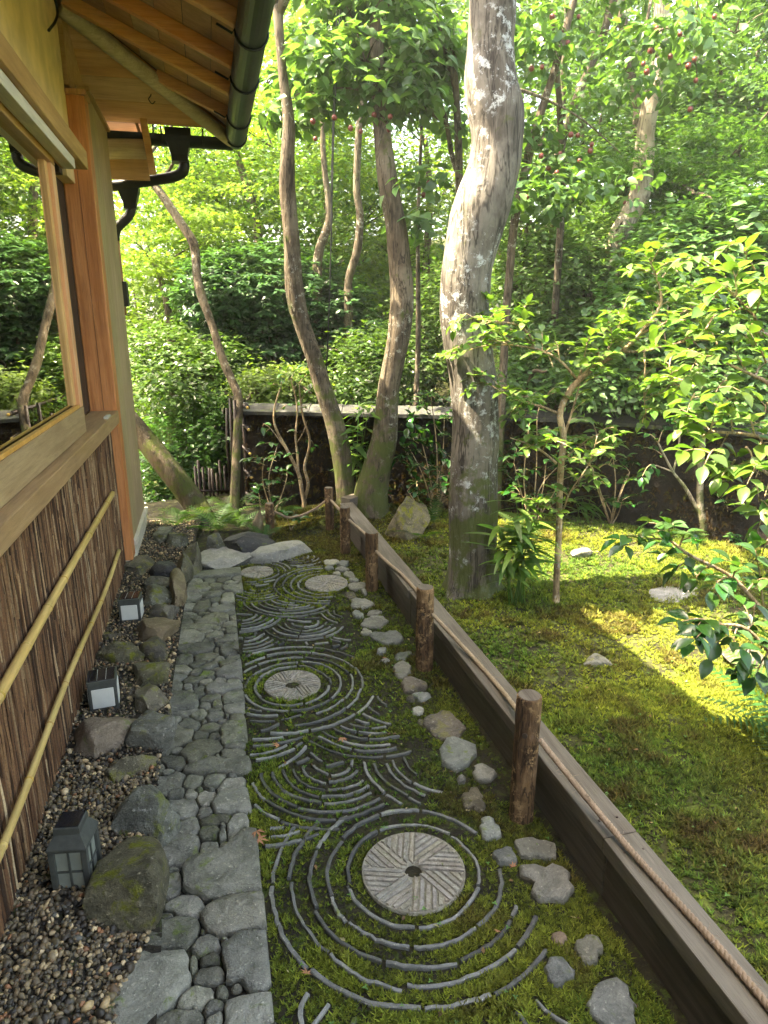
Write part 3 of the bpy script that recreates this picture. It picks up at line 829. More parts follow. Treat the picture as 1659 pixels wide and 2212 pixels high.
def rock(name, x, y, wpx, hpx, z, zr, mat, label, seed, yr=None, rot=0.0, cat='rock', group=None, cuts=7, flat_top=None, rough=.22, X=None):
    """a rock centred where the picture shows it: half width in picture units, real height zr"""
    c = PZ(x, y, z); depth = (c - EY) @ FW
    rx = wpx / F0 * depth
    ry = yr if yr else rx * .8
    v, f = rock_shape(seed, (rx, ry, zr), 4, cuts, rough, flat_top)
    cs, sn = math.cos(rot), math.sin(rot)
    v = v @ np.array([[cs, sn, 0], [-sn, cs, 0], [0, 0, 1]]) + c
    o = mesh(name, v, f, mat, None, True, None, (c[0], c[1], v[:, 2].min()))
    o.data.set_sharp_from_angle(angle=R(38))
    return tag(o, label, cat, group)
GR = 'rocks bordering the gravel bed'
RK = [
 (276,1925,84,.075,.115,'rock','largest banded greenish rock, right of the house-shaped lantern',101,.115,.2),
 (311,1770,62,.075,.10,'rock_pale','pale lichen-flecked angular rock behind the largest banded rock',102,.10,.5),
 (281,1672,60,.05,.075,'rock','low wedge of dark layered rock between brown boulder and pale rock',103,.075,.1),
 (324,1598,44,.06,.085,'rock_pale','grey pointed rock streaked with white, right of the brown boulder',104,.08,.9),
 (215,1598,66,.09,.10,'rock_brown','rounded brown boulder with a pitted hollow, in front of the square lamp',105,.10,-.4),
 (328,1525,38,.06,.085,'rock','pitted yellow-green rock right of the nearer square lamp',106,.09,.3),
 (328,1466,38,.06,.085,'rock','rounded mossy rock behind the pitted yellow-green rock',107,.09,.2),
 (335,1411,31,.06,.085,'rock','dark rounded rock beside the triangular rock',108,.10,.1),
 (261,1424,50,.07,.085,'rock','triangular grey rock standing behind the nearer square lamp',109,.07,.0),
 (342,1374,48,.06,.085,'rock_brown','overhanging brown rock undercut by shadow, right of the farther lamp',110,.10,.2),
 (354,1336,32,.06,.09,'rock','yellowish humped rock just beyond the overhanging brown one',111,.11,.0),
 (341,1294,32,.08,.075,'rock_pale','pale mottled rock right beside the farther square lamp',112,.09,.3),
 (340,1265,31,.08,.06,'rock','low flat-topped rock with a light upper edge behind the pale mottled one',113,.08,.0),
 (352,1240,28,.09,.075,'rock_dark','dark blocky rock near the house post footing',114,.10,.1),
 (386,1284,17,.05,.12,'rock_brown','tall narrow slab standing on edge along the cobbles',115,.20,.05),
 (400,1242,18,.06,.13,'rock','second tall slab on edge, tinted green, behind the narrow one',116,.17,.05),
 (416,1218,20,.06,.13,'rock','last tall slab on edge at the end of the rock border',117,.15,-.1),
 (161,1502,16,.08,.10,'rock','narrow bright green moss-covered block against the bark wall',118,.05,.0),
 (243,1383,25,.06,.05,'rock','small mossy rock half buried in gravel beside the bark wall',119,.05,.2),
 (354,1163,22,.08,.07,'rock_pale','small pale grey rock beyond the house corner',120,.09,.2),
 (383,1170,22,.08,.08,'rock_pale','long pale rock curving round the far gravel',121,.12,.4),
]
for x, y, w, z, zr, mt, lb, sd, yr, rot in RK:
    rock('border_rock', x, y, w * 1.06, z, z * .75, zr, MAT[mt], lb, sd, yr * 1.15, rot, 'rock', GR, flat_top=.8 if zr > .15 else None)
rock('footing_stone', 292, 1236, 43, 0, .045, .07, MAT['rock'], 'flat olive-green stone footing under the house post', 130, .15, .1, 'stone', flat_top=.55)
rock('stone_slab', 487, 1213, 62, 0, .0, .055, MAT['rock_slab'], 'broad cracked grey slab at the end of the cobbles', 131, .17, .1, 'stone slab', 'slabs at the path end', flat_top=.5)
rock('stone_slab', 606, 1200, 78, 0, .0, .075, MAT['rock_slab'], 'long cream slab with a sunlit top behind the far millstones', 132, .13, .15, 'stone slab', 'slabs at the path end', flat_top=.6)
rock('dark_boulder', 540, 1180, 54, 0, .05, .09, MAT['rock_dark'], 'smooth dark boulder lying behind the cream slab', 133, .13, .1, 'rock')
rock('small_boulder', 467, 1178, 22, 0, .05, .10, MAT['rock_pale'], 'small upright pale boulder left of the dark boulder', 134, .09, .1, 'rock')
rock('standing_stone', 557, 1138, 13, 0, .06, .13, MAT['rock_brown'], 'small standing stone beside the short far rope post', 135, .06, .1, 'rock')
rock('garden_boulder', 880, 1128, 46, 0, .10, .20, MAT['rock'], 'square mossy boulder between the leaning trunks and the big trunk', 136, .17, .3, 'rock')
rock('moss_stone', 1288, 1436, 34, 0, .03, .035, MAT['rock_pale'], 'flat grey stone sunk in the shaded moss lawn', 137, .06, .2, 'stone')
rock('moss_stone', 1452, 1282, 66, 0, .03, .03, MAT['rock_slab'], 'broad pinkish flat stone in the sunlit moss', 138, .13, .1, 'stone')
rock('moss_stone', 1258, 1197, 24, 0, .05, .035, MAT['rock_pale'], 'small grey stone at the back of the moss lawn', 139, .06, .1, 'stone')
rock('moss_stone', 1600, 1430, 50, 0, .03, .06, MAT['rock'], 'mossy stone at the right edge near the fern', 140, .10, .1, 'stone')

# ------------------------------------------------------------------ gravel
rng = np.random.default_rng(9)
def pebbles(n, ylo, yhi, sub, smin, smax):
    Y = rng.uniform(ylo, yhi, n); X = rng.uniform(-.61, np.interp(Y, [.7, 1.35, 1.5, 1.7, 2.0, 5], [-.31, -.31, -.24, -.27, -.27, -.2]), n)
    s = rng.uniform(smin, smax, n) * (1 + (rng.random(n) < .06) * .55)
    Z = gravel_z(X, Y) + rng.uniform(-.003, .009, n)
    v, f = ico(sub); m = len(v)
    ax = np.stack([s, s * rng.uniform(.6, .95, n), s * rng.uniform(.45, .75, n)], -1) * .5
    q = rng.normal(0, 1, (n, 4)); q[:, 1:3] *= .45; q /= np.linalg.norm(q, axis=1)[:, None]
    w, x, y, z = q.T
    Rm = np.stack([1 - 2 * (y * y + z * z), 2 * (x * y - z * w), 2 * (x * z + y * w), 2 * (x * y + z * w), 1 - 2 * (x * x + z * z), 2 * (y * z - x * w), 2 * (x * z - y * w), 2 * (y * z + x * w), 1 - 2 * (x * x + y * y)], -1).reshape(n, 3, 3)
    lump = 1 + .22 * rng.normal(0, 1, (n, m, 1)) * (.5 if sub > 1 else .6)
    if sub > 1: lump = 1 + .16 * np.sin(v[None] @ rng.normal(0, 2.2, (n, 3, 1)) + rng.uniform(0, 6, (n, 1, 1)))
    V = np.einsum('nij,nmj->nmi', Rm, v[None] * ax[:, None, :] * lump) + np.stack([X, Y, Z], -1)[:, None, :]
    pal = np.array([(.055, .047, .034), (.10, .086, .058), (.036, .033, .027), (.18, .15, .10), (.145, .125, .075), (.27, .225, .14), (.42, .34, .20), (.60, .51, .34), (.30, .155, .08), (.17, .12, .07), (.075, .07, .05), (.11, .12, .11)])
    pw = np.array([.16, .14, .13, .12, .10, .10, .08, .05, .03, .05, .08, .02]); pw /= pw.sum()
    c = pal[rng.choice(len(pal), n, p=pw)] * rng.uniform(.65, 1.1, (n, 1)) * np.array([[1.12, 1.0, .84]])
    F = (f[None] + (np.arange(n) * m)[:, None, None]).reshape(-1, 3)
    return V.reshape(-1, 3), F, np.repeat(c, m, 0)
def join(parts):
    V = []; Fc = []; Cc = []; o = 0
    for v, f, c in parts:
        V.append(v); Fc.append(f + o); Cc.append(c); o += len(v)
    return np.vstack(V), np.vstack(Fc), np.vstack(Cc)
v, f, c = join([pebbles(6200, .9, 2.2, 2, .0095, .019), pebbles(7600, 2.2, 5.3, 1, .009, .019), pebbles(350, .8, 3.2, 2, .018, .028)])
gravel = mesh('gravel', v, f, MAT['gravel'], None, True, c)
tag(gravel, 'loose dark and buff pebbles along the bark-clad wall', 'gravel', kind='stuff')

# ================================================================== LOW ROPE FENCE
FX = lambda y: float(np.interp(y, [.4, 1.7, 2.7, 3.7, 4.4, 5.0], [.905, .885, .872, .852, .832, .818]))     # post line
BX = lambda y: float(np.interp(y, [-1, .9, 1.7, 4.4, 5.2], [.975, .955, .940, .905, .895]))                 # rail's left edge
fence = thing('rope_fence', (.95, 2.5, 0), 'low timber rail fence with round posts and slung hemp rope', 'fence')
rg = np.random.default_rng(4)
ys = [(-1.2, 1.335), (1.34, 3.155), (3.16, 5.0)]
for y0, y1 in ys:
    jx = rg.normal(0, .003); b = MB(); b.bar((BX(y0) + .056 + jx, y0, .176 + rg.normal(0, .0012)), (BX(y1) + .056 + jx, y1, .176 + rg.normal(0, .0012)), .104, .048, bev=.005); cr_ = b.build('cap_rail', MAT['rail'], fence)
    for yn in (y0 + .06, y1 - .06):
        for dx_ in (-.028, .028):
            b = MB(); b.tube([(BX(yn) + .056 + jx + dx_, yn, .1995), (BX(yn) + .056 + jx + dx_, yn, .2022)], .0035, 8); b.build('nail', MAT['darkwood'], cr_)
    b = MB(); b.bar((BX(y0) + .060, y0, .066), (BX(y1) + .060, y1, .066), .088, .172, bev=.004); b.build('rail_board', MAT['railbody'], fence)
b = MB(); b.bar((.955, 5.06, .12), (1.10, 5.16, .12), .10, .20, bev=.005); b.build('rail_end', MAT['rail'], fence)
POSTS = [(FX(.62), .62, .45, .043), (.881, 1.684, .442, .040), (.868, 2.692, .408, .040), (.849, 3.683, .364, .038), (.824, 4.388, .333, .036), (.812, 4.95, .338, .033), (.354, 4.943, .246, .033)]
def fence_post(x, y, h, r):
    n = 16; z = np.array([-.08, 0, .05, .12, .2, .28, .36, .42, .47, .5]) / .5 * h
    z = np.append(z[:-1], [h - .008, h - .002, h])
    rr = np.full(len(z), r) * (1 + rg.normal(0, .018, len(z))); rr[-2] *= .96; rr[-1] *= .88
    lean = rg.normal(0, .012, 2)
    pts = np.stack([x + lean[0] * z, y + lean[1] * z, z], -1)
    v, f = tube(pts, rr, n, True, lambda v, d: .10 * fbm(v * np.array([22, 22, 9]) + x * 50, 3))
    o = mesh('post', v, f, MAT['fpost'], fence, True)
    m = MB(); m.tube([(pts[-1][0], pts[-1][1], h - .004), (pts[-1][0], pts[-1][1], h + .0015)], r * .86, 14); m.build('post_top', MAT['rail'], o)
    hz = h - .115
    hx = x - r * .62; hy = y - r * .66
    k = MB(); d = np.array([-.55, -.83, 0]) ; d /= np.linalg.norm(d)
    e = np.array([x, y, hz]) + d * r * .90
    k.tube([e, e + d * r * .14], .0085, 10); k.build('rope_hole', MAT['darkwood'], o)
    return pts
for p in POSTS: fence_post(*p)
def rope(a, b, sag, name='rope'):
    n = 46; s = np.linspace(0, 1, n); a = np.array(a); b = np.array(b)
    L = np.linalg.norm(b - a); m = int(L / .0075)
    s = np.linspace(0, 1, m)
    core = a + (b - a) * s[:, None]; core[:, 2] -= sag * 4 * s * (1 - s)
    t, N, B = frames(core)
    M_ = MB()
    for k in range(3):
        ph = s * L / .034 * 2 * math.pi + k * 2 * math.pi / 3
        M_.tube(core + (N * np.cos(ph)[:, None] + B * np.sin(ph)[:, None]) * .0046, .0056, 6)
    M_.build(name, MAT['rope'], fence, True)
hole = lambda p, s=0: (p[0] + .01, p[1] + s, p[2] - .115)
# the rope droops on to the rail between the near posts
RTOP = .202 + .010
def rope_pts(pts, name='rope'):
    c = spline(np.array(pts, float), 10 * len(pts)); L = np.linalg.norm(np.diff(c, axis=0), axis=1).sum()
    c = spline(c[::3], int(L / .0065)); s = np.linspace(0, L, len(c))
    t, N, B = frames(c); M_ = MB()
    for k in range(3):
        ph = s / .034 * 2 * math.pi + k * 2 * math.pi / 3
        M_.tube(c + (N * np.cos(ph)[:, None] + B * np.sin(ph)[:, None]) * .0047, .0057, 6)
    o = M_.build(name, MAT['rope'], fence, True)
    # stray fibres
    fb = MB(); r_ = np.random.default_rng(int(L * 1000))
    for k in range(int(L * 60)):
        i = r_.integers(1, len(c) - 1); p = c[i]; d = r_.normal(0, 1, 3); d /= np.linalg.norm(d)
        fb.tube([p + d * .008, p + d * .014 + r_.normal(0, .003, 3), p + d * .022 + r_.normal(0, .006, 3)], .0005, 3)
    tag(fb.build('rope_fibres', MAT['rope'], o), kind='stuff')
pp = POSTS
rope_pts([(.985, .1, .21), (1.005, .5, RTOP), (1.012, .9, RTOP), (.985, 1.25, RTOP + .004), (.945, 1.5, .26), (.895, 1.66, pp[1][2] - .115)])
rope_pts([(.90, 1.70, pp[1][2] - .105), (.955, 1.90, .25), (.985, 2.1, RTOP), (.975, 2.35, RTOP), (.93, 2.55, .25), (.885, 2.68, pp[2][2] - .115)])
rope_pts([(.885, 2.71, pp[2][2] - .115), (.93, 2.90, .225), (.955, 3.1, RTOP), (.945, 3.35, RTOP), (.905, 3.55, .225), (.86, 3.67, pp[3][2] - .1)])
rope_pts([(.86, 3.70, pp[3][2] - .09), (.905, 3.9, .225), (.915, 4.05, RTOP), (.89, 4.25, .22), (.835, 4.38, pp[4][2] - .08)])
rope_pts([(.835, 4.40, pp[4][2] - .08), (.85, 4.55, .22), (.85, 4.75, .22), (.815, 4.94, pp[5][2] - .09)])
rope_pts([(.80, 4.95, pp[5][2] - .09), (.68, 4.97, .16), (.52, 4.97, .115), (.42, 4.95, .16), (.36, 4.945, pp[6][2] - .05)])

# ================================================================== HOUSE
XW = -.600
house = thing('tea_house', (-.6, 4.3, 0), 'timber tea house with bark-clad wall, wide window and deep eaves', 'house')
# corner post, side panel, base trim
b = MB(); b.box((-.70, 4.25, .115), (-.551, 4.385, 2.69), .006); post = b.build('post', MAT['post'], house)
b = MB(); b.box((-.71, 4.23, 2.69), (-.54, 4.40, 2.715), .003); b.build('post_cap', MAT['post'], post)
b = MB(); b.box((-.6255, 4.2493, .4), (-.6235, 4.252, 2.5)); b.build('drying_crack', MAT['darkwood'], post)
b = MB(); b.box((-.69, 4.26, .085), (-.545, 4.40, .113), .003); b.build('post_foot', MAT['trim'], post)
for k, (y0, y1) in enumerate([(4.388, 4.69), (4.692, 4.995), (4.997, 5.22)]):
    b = MB(); b.box((-.66, y0, .20), (-.557 - .0008 * k, y1, 2.745), .002); b.build('side_panel', MAT['panel'], house)
b = MB(); b.bar((-.575, 4.385, 2.76), (-.575, 5.23, 2.76), .07, .025, bev=.003); b.build('panel_cap', MAT['sill'], house)
b = MB(); b.box((-.65, 4.40, .165), (-.535, 5.24, .20), .003); b.build('drip_board', MAT['trim'], house)
b = MB(); b.box((-.64, 4.41, .0), (-.548, 5.23, .163), .003); b.build('base_board', MAT['trim'], house)
# wall core below the sill
b = MB(); b.box((-.72, -1.5, .0), (-.618, 4.245, .975)); b.build('wall', MAT['darkwood'], house)
# cedar bark cladding
rg = np.random.default_rng(8); V = []; Fb = []; Cb = []
for layer, (n, xoff) in enumerate([(420, 0.0), (1700, .006), (1500, .011)]):
    for k in range(n):
        y = rg.uniform(-.9, 4.235); w = rg.uniform(.006, .022) if layer == 0 else rg.uniform(.002, .009)
        if y < .6 and rg.random() < .6: continue
        z0, z1 = (.02, .976) if layer == 0 or rg.random() < .35 else sorted(rg.uniform(.02, .976, 2))
        if z1 - z0 < .12: z1 = min(.976, z0 + .3)
        m = 7; zz = np.linspace(z0, z1, m); yc = y + rg.normal(0, .0035, m).cumsum() * .6 + rg.normal(0, .012) * (zz - .5)
        x = -.612 + xoff + rg.uniform(0, .005) + rg.normal(0, .0016, m); ww = w * (1 + rg.normal(0, .15, m)); ww[0] *= .5; ww[-1] *= .6
        o = len(V) * 1
        base = len(Cb)
        col = np.array([(.15, .075, .036), (.21, .115, .055), (.31, .20, .105), (.46, .345, .20), (.055, .030, .016)][rg.choice(5, p=[.34, .27, .12, .03, .24])]) * rg.uniform(.75, 1.2)
        for i in range(m):
            for s, dx in ((-1, -.002), (-.3, .0025), (.35, .002), (1, -.002)):
                V.append((x[i] + dx, yc[i] + ww[i] * s * .5, zz[i])); Cb.append(col * (1.0 + .12 * rg.normal()))
        for i in range(m - 1):
            for s in range(3):
                a = base + i * 4 + s; Fb.append((a, a + 1, a + 5, a + 4))
cl = mesh('bark_cladding', np.array(V), np.array(Fb), MAT['cedarbark'], house, False, np.clip(np.array(Cb), .01, .9))
tag(cl, kind='stuff')
# bamboo poles across the bark
def bamboo_pole(pts, r, name='bamboo_pole'):
    c = spline(np.array(pts, float), 60); L = np.r_[0, np.linalg.norm(np.diff(c, axis=0), axis=1).cumsum()]
    rr = r * (1 + .02 * np.sin(L * 3)); 
    v, f = tube(c, rr, 12); o = mesh(name, v, f, MAT['bamboo'], house, True)
    nd = np.arange(.15, L[-1], .27)
    for q in nd:
        k = np.argmin(np.abs(L - q)); k = min(max(k, 1), len(c) - 2); d = c[k + 1] - c[k - 1]; d /= np.linalg.norm(d)
        m = MB(); m.tube([c[k] - d * .006, c[k] - d * .002, c[k] + d * .001, c[k] + d * .005], [r * 1.02, r * 1.13, r * 1.13, r * 1.01], 12); m.build('node', MAT['bamboo'], o, True)
bamboo_pole([PX(-40, 1570, -.572), PX(80, 1355, -.572), PX(160, 1212, -.572), PX(243, 1066, -.572)], .0145)
bamboo_pole([PX(-40, 1935, -.572), PX(46, 1728, -.572), PX(150, 1455, -.572), PX(222, 1290, -.572), PX(257, 1190, -.575)], .0108)
bamboo_pole([(-.582, -1, .962), (-.582, 1.5, .960), (-.582, 4.2, .962)], .011)
# sill, window, lintel
b = MB(); b.box((-.70, -1.5, .978), (-.545, 4.247, 1.050), .005); sill = b.build('sill', MAT['sill'], house)
b = MB(); b.box((-.575, 3.86, 1.0495), (-.552, 3.98, 1.062), .003); b.build('sill_block', MAT['trim'], sill)
def part(name, a, c, mat, parent=house, bev=.003):
    q = MB(); q.box(a, c, bev); return q.build(name, mat, parent)
frame = part('window', (-.645, -1.5, 1.052), (-.590, 3.425, 1.172), MAT['sill'])
part('bottom_bead', (-.612, -1.5, 1.172), (-.593, 3.36, 1.187), MAT['stile'], frame)
part('stile', (-.645, 3.345, 1.173), (-.591, 3.425, 2.19), MAT['stile'], frame)
part('inner_stile', (-.632, 3.29, 1.188), (-.605, 3.343, 2.19), MAT['stile'], frame)
part('stile', (-.645, .05, 1.188), (-.592, .13, 2.19), MAT['stile'], frame)
part('top_rail', (-.645, -1.5, 2.192), (-.590, 3.425, 2.26), MAT['lintel'], frame)
gl = MB(); gl.box((-.622, -1.5, 1.175), (-.617, 3.30, 2.20)); gl.build('pane', MAT['glass'], frame)
part('recess_board', (-.74, 3.43, 1.052), (-.70, 4.248, 2.70), MAT['darkwood'])
part('recess_rail', (-.69, 3.62, 1.052), (-.655, 3.70, 2.24), MAT['darkwood'])
part('lintel', (-.640, -1.5, 2.262), (-.515, 3.86, 2.345), MAT['lintel'], bev=.005)
part('shutter_track', (-.585, -1.5, 2.215), (-.535, 3.60, 2.259), MAT['trim'])
part('plaster_wall', (-.72, -1.5, 2.347), (-.612, 3.93, 3.35), MAT['plaster'], bev=.004)
part('wall_gap', (-.72, 3.932, 2.262), (-.66, 4.02, 3.35), MAT['darkwood'])
part('upper_plank', (-.72, 4.022, 2.262), (-.64, 4.247, 3.3), MAT['plaster'], bev=.004)
part('upper_wall', (-.72, 4.40, 2.775), (-.64, 5.22, 3.2), MAT['soffit_h'])
# room behind the glass
part('interior_wall', (-2.2, -1.6, 0), (-2.12, 4.2, 3.3), MAT['interior'])
part('interior_floor', (-2.12, -1.6, .9), (-.73, 4.2, .96), MAT['darkwood'])
part('interior_ceiling', (-2.12, -1.6, 2.95), (-.73, 4.2, 3.0), MAT['darkwood'])
part('interior_end_wall', (-2.12, 4.1, .96), (-.74, 4.2, 2.95), MAT['interior'])
part('interior_end_wall', (-2.12, -1.62, .96), (-.74, -1.52, 2.95), MAT['interior'])
part('back_wall', (-4.4, -1.7, 0), (-4.3, 5.3, 3.2), MAT['plaster'])
part('far_wall', (-4.3, 5.12, 0), (-.67, 5.21, 3.2), MAT['plaster'])
# roof: main slope over the path, hip slope over the far end
SL = .433
def zr(x): return 2.795 + SL * (.20 - x)
def zh(y): return 2.795 + SL * (5.22 - y)
def slab(name, pts, th, mat, parent):
    p = np.array(pts, float); n = len(p); v = np.vstack([p, p + (0, 0, th)])
    f = [tuple(range(n))[::-1], tuple(range(n, 2 * n))] + [(k, (k + 1) % n, n + (k + 1) % n, n + k) for k in range(n)]
    return mesh(name, v, f, mat, parent, False)
HIPX, HIPY = .26, 5.28
RIDGE = -2.3
yk = HIPY - (HIPX - RIDGE)
up = .034
rf = slab('roof', [(HIPX, -4, zr(HIPX) + up + .02), (HIPX, HIPY, zr(HIPX) + up + .02), (RIDGE, yk, zr(RIDGE) + up + .02), (RIDGE, -4, zr(RIDGE) + up + .02)], .10, MAT['captile'], house)
slab('hip_slope', [(HIPX, HIPY, zr(HIPX) + up + .02), (2 * RIDGE - HIPX, HIPY, zr(HIPX) + up + .02), (RIDGE, yk, zr(RIDGE) + up + .02)], .10, MAT['captile'], rf)
slab('far_slope', [(RIDGE, -4, zr(RIDGE) + up + .02), (RIDGE, yk, zr(RIDGE) + up + .02), (2 * RIDGE - HIPX, HIPY, zr(HIPX) + up + .02), (2 * RIDGE - HIPX, -4, zr(HIPX) + up + .02)], .10, MAT['captile'], rf)
# soffit boards, laid side by side along the slope
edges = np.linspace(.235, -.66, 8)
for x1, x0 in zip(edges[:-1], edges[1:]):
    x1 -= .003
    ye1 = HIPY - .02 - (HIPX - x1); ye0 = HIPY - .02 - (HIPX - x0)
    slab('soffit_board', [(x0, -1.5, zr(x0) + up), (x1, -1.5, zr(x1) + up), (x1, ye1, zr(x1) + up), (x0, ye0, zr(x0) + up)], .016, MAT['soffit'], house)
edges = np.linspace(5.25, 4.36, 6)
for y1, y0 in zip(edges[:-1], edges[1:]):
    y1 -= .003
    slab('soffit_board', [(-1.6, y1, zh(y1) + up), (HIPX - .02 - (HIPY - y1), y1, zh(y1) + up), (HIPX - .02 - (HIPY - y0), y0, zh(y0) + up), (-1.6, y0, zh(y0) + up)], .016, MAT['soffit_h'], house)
for y in (.9, 1.45, 2.0, 2.5, 2.95, 3.40, 3.90, 4.33, 4.79):
    xin = max(-.615, .207 - (5.222 - y) + .02) if y > 4.38 else -.61
    b = MB(); b.bar((.205, y, zr(.205)), (xin, y, zr(xin)), .052, .062, bev=.006); b.build('rafter', MAT['rafter'], house)
v, f = tube(spline([(.235, 5.25, 2.745), (-.2, 4.815, 2.935), (-.64, 4.375, 3.13)], 24), np.linspace(.040, .048, 24), 14, True, lambda v, d: .12 * fbm(v * 9, 3))
mesh('hip_rafter', v, f, MAT['hip'], house, True)
# far-side log lintel, boards below and the trim board
a, c = PY(222, 322, 5.33), PY(326, 322, 5.33)
b = MB(); b.tube(spline([a, (a + c) / 2 + (0, 0, .004), c], 8), .068, 14); b.build('log_beam', MAT['hip'], house, True)
a, c = PY(225, 362, 5.34), PY(322, 366, 5.34)
b = MB(); b.bar(a, c, .03, .14, bev=.003); b.build('under_board', MAT['soffit'], house)
a, c = PY(225, 290, 5.33), PY(312, 268, 5.33)
part('gable_board', (a[0], 5.35, a[2] - .05), (c[0], 5.375, a[2] + .12), MAT['soffit_h'])
a, c = PY(296, 185, 5.22), PY(331, 377, 5.22)
b = MB(); b.bar(a, c, .045, .03, (0, 1, 0), bev=.004); b.build('trim_board', MAT['rafter'], house)
b = MB(); b.bar(PY(279, 220, 5.2), PY(303, 290, 5.3), .02, .02, (0, 1, 0)); b.build('trim_batten', MAT['soffit'], house)
# ---- gutters
def half_pipe(name, a, c, r, parent, mat=MAT['gutter'], end=True):
    a = np.array(a, float); c = np.array(c, float); d = (c - a) / np.linalg.norm(c - a); s = np.cross(d, (0, 0, 1)); s /= np.linalg.norm(s)
    n = 13; V = []; Fq = []
    for p in (a, c):
        for rad in (r, r - .005):
            for k in range(n):
                t_ = math.pi + math.pi * k / (n - 1); V.append(p + s * rad * math.cos(t_) + np.array([0, 0, 1]) * rad * math.sin(t_) * 1.05)
    for k in range(n - 1):
        Fq.append((k, k + 1, 2 * n + k + 1, 2 * n + k)); Fq.append((n + k + 1, n + k, 3 * n + k, 3 * n + k + 1))
        Fq.append((k, n + k, n + k + 1, k + 1)); Fq.append((2 * n + k, 2 * n + k + 1, 3 * n + k + 1, 3 * n + k))
    Fq += [(0, 2 * n, 3 * n, n), (n - 1, 2 * n - 1, 4 * n - 1, 3 * n - 1)]
    if end:
        Fq.append(tuple(range(n))); Fq.append(tuple(2 * n + k for k in range(n))[::-1])
    return mesh(name, V, Fq, mat, parent, False)
gz_ = 2.775
gut = half_pipe('gutter', (.268, -1.5, gz_), (.268, 5.30, gz_), .068, house)
part('fascia_board', (.236, -1.5, 2.735), (.252, 5.26, 2.842), MAT['gutter'])
b = MB(); b.tube([(.334, -1.5, gz_), (.334, 5.3, gz_)], .008, 8); b.tube([(.205, -1.5, gz_), (.205, 5.3, gz_)], .006, 8); b.build('rolled_edge', MAT['gutter'], gut, True)
for y in (2.75, 3.45, 4.05, 4.75, 5.2):
    b = MB(); pts = [(.268 + .073 * math.cos(t_), y, gz_ + .077 * math.sin(t_)) for t_ in np.linspace(math.pi, 2 * math.pi, 12)]
    pts = [(.12, y, zr(.12) - .04), (.185, y, zr(.18) - .045)] + pts
    b.tube(pts, .0055, 6); b.build('gutter_hook', MAT['gutter'], gut, True)
g2_ = half_pipe('end_gutter', (.25, 5.335, gz_ - .005), (-2.2, 5.335, gz_ - .005), .062, house)
for xk in (.05, -.22):
    b = MB(); b.tube([(xk, 5.20, zh(5.2) - .01), (xk, 5.27, gz_)] + [(xk, 5.335 + .066 * math.cos(t_), gz_ + .068 * math.sin(t_)) for t_ in np.linspace(math.pi, 2 * math.pi, 8)], .006, 6); b.build('gutter_hook', MAT['gutter'], g2_, True)
# hoppers and pipes
def hopper(x, y, wtop, wbot, h, Y, name='hopper', parent=house):
    c = PY(x, y, Y); m = MB(); V = []
    for w, z in ((wtop, 0), (wtop, -.25 * h), (wbot, -.8 * h), (wbot, -h)):
        V += [c + (sx * w / 2, sy * w / 2, z) for sx, sy in ((-1, -1), (1, -1), (1, 1), (-1, 1))]
    f = [(i * 4 + k, i * 4 + (k + 1) % 4, (i + 1) * 4 + (k + 1) % 4, (i + 1) * 4 + k) for i in range(3) for k in range(4)] + [(3, 2, 1, 0), (12, 13, 14, 15)]
    return mesh(name, V, f, MAT['gutter'], parent, False)
h1 = hopper(384, 282, .17, .11, .20, 5.36)
b = MB(); b.tube(spline([PY(393, 335, 5.36), PY(398, 362, 5.36), PY(385, 378, 5.37), PY(340, 388, 5.38), PY(240, 402, 5.42)], 40), .036, 12); b.build('drain_pipe', MAT['gutter'], h1, True)
b = MB(); b.bar(PY(330, 243, 5.36), PY(331, 300, 5.36), .012, .018, (0, 1, 0)); b.build('strap', MAT['gutter'], h1)
h2 = hopper(277, 398, .14, .085, .16, 5.46)
b = MB(); b.tube(spline([PY(281, 436, 5.46), PY(283, 452, 5.46), PY(277, 468, 5.46), PY(255, 490, 5.46), PY(249, 505, 5.46), PY(249, 520, 5.46)], 30), .032, 12); b.build('elbow', MAT['gutter'], h2, True)
e = PY(249, 515, 5.46)
b = MB(); b.tube([e, (e[0], e[1], 1.60)], .028, 12); b.build('down_pipe', MAT['copper'], h2, True)
b = MB(); b.box((e[0] - .05, e[1] - .05, 1.66), (e[0] + .05, e[1] + .05, 1.83), .004); b.build('pipe_bracket', MAT['gutter'], h2)
# wire hook under the eave and the black cable on the wall
b = MB(); p0 = PY(323, 185, 5.0); b.tube(spline([p0, p0 + (.004, 0, -.05), p0 + (-.012, 0, -.075), p0 + (.006, 0, -.10), p0 + (.026, 0, -.085)], 24), .003, 6)
hk = b.build('wire_hook', MAT['gutter'], None, True, p0); tag(hk, 'thin bent wire hook hanging under the eave corner', 'hook')
b = MB(); b.tube(spline([PX(112, -20, -.59), PX(124, 20, -.585), PX(120, 45, -.585), PX(105, 66, -.60)], 20), .006, 6)
b.build('cable', MAT['cable'], house, True)

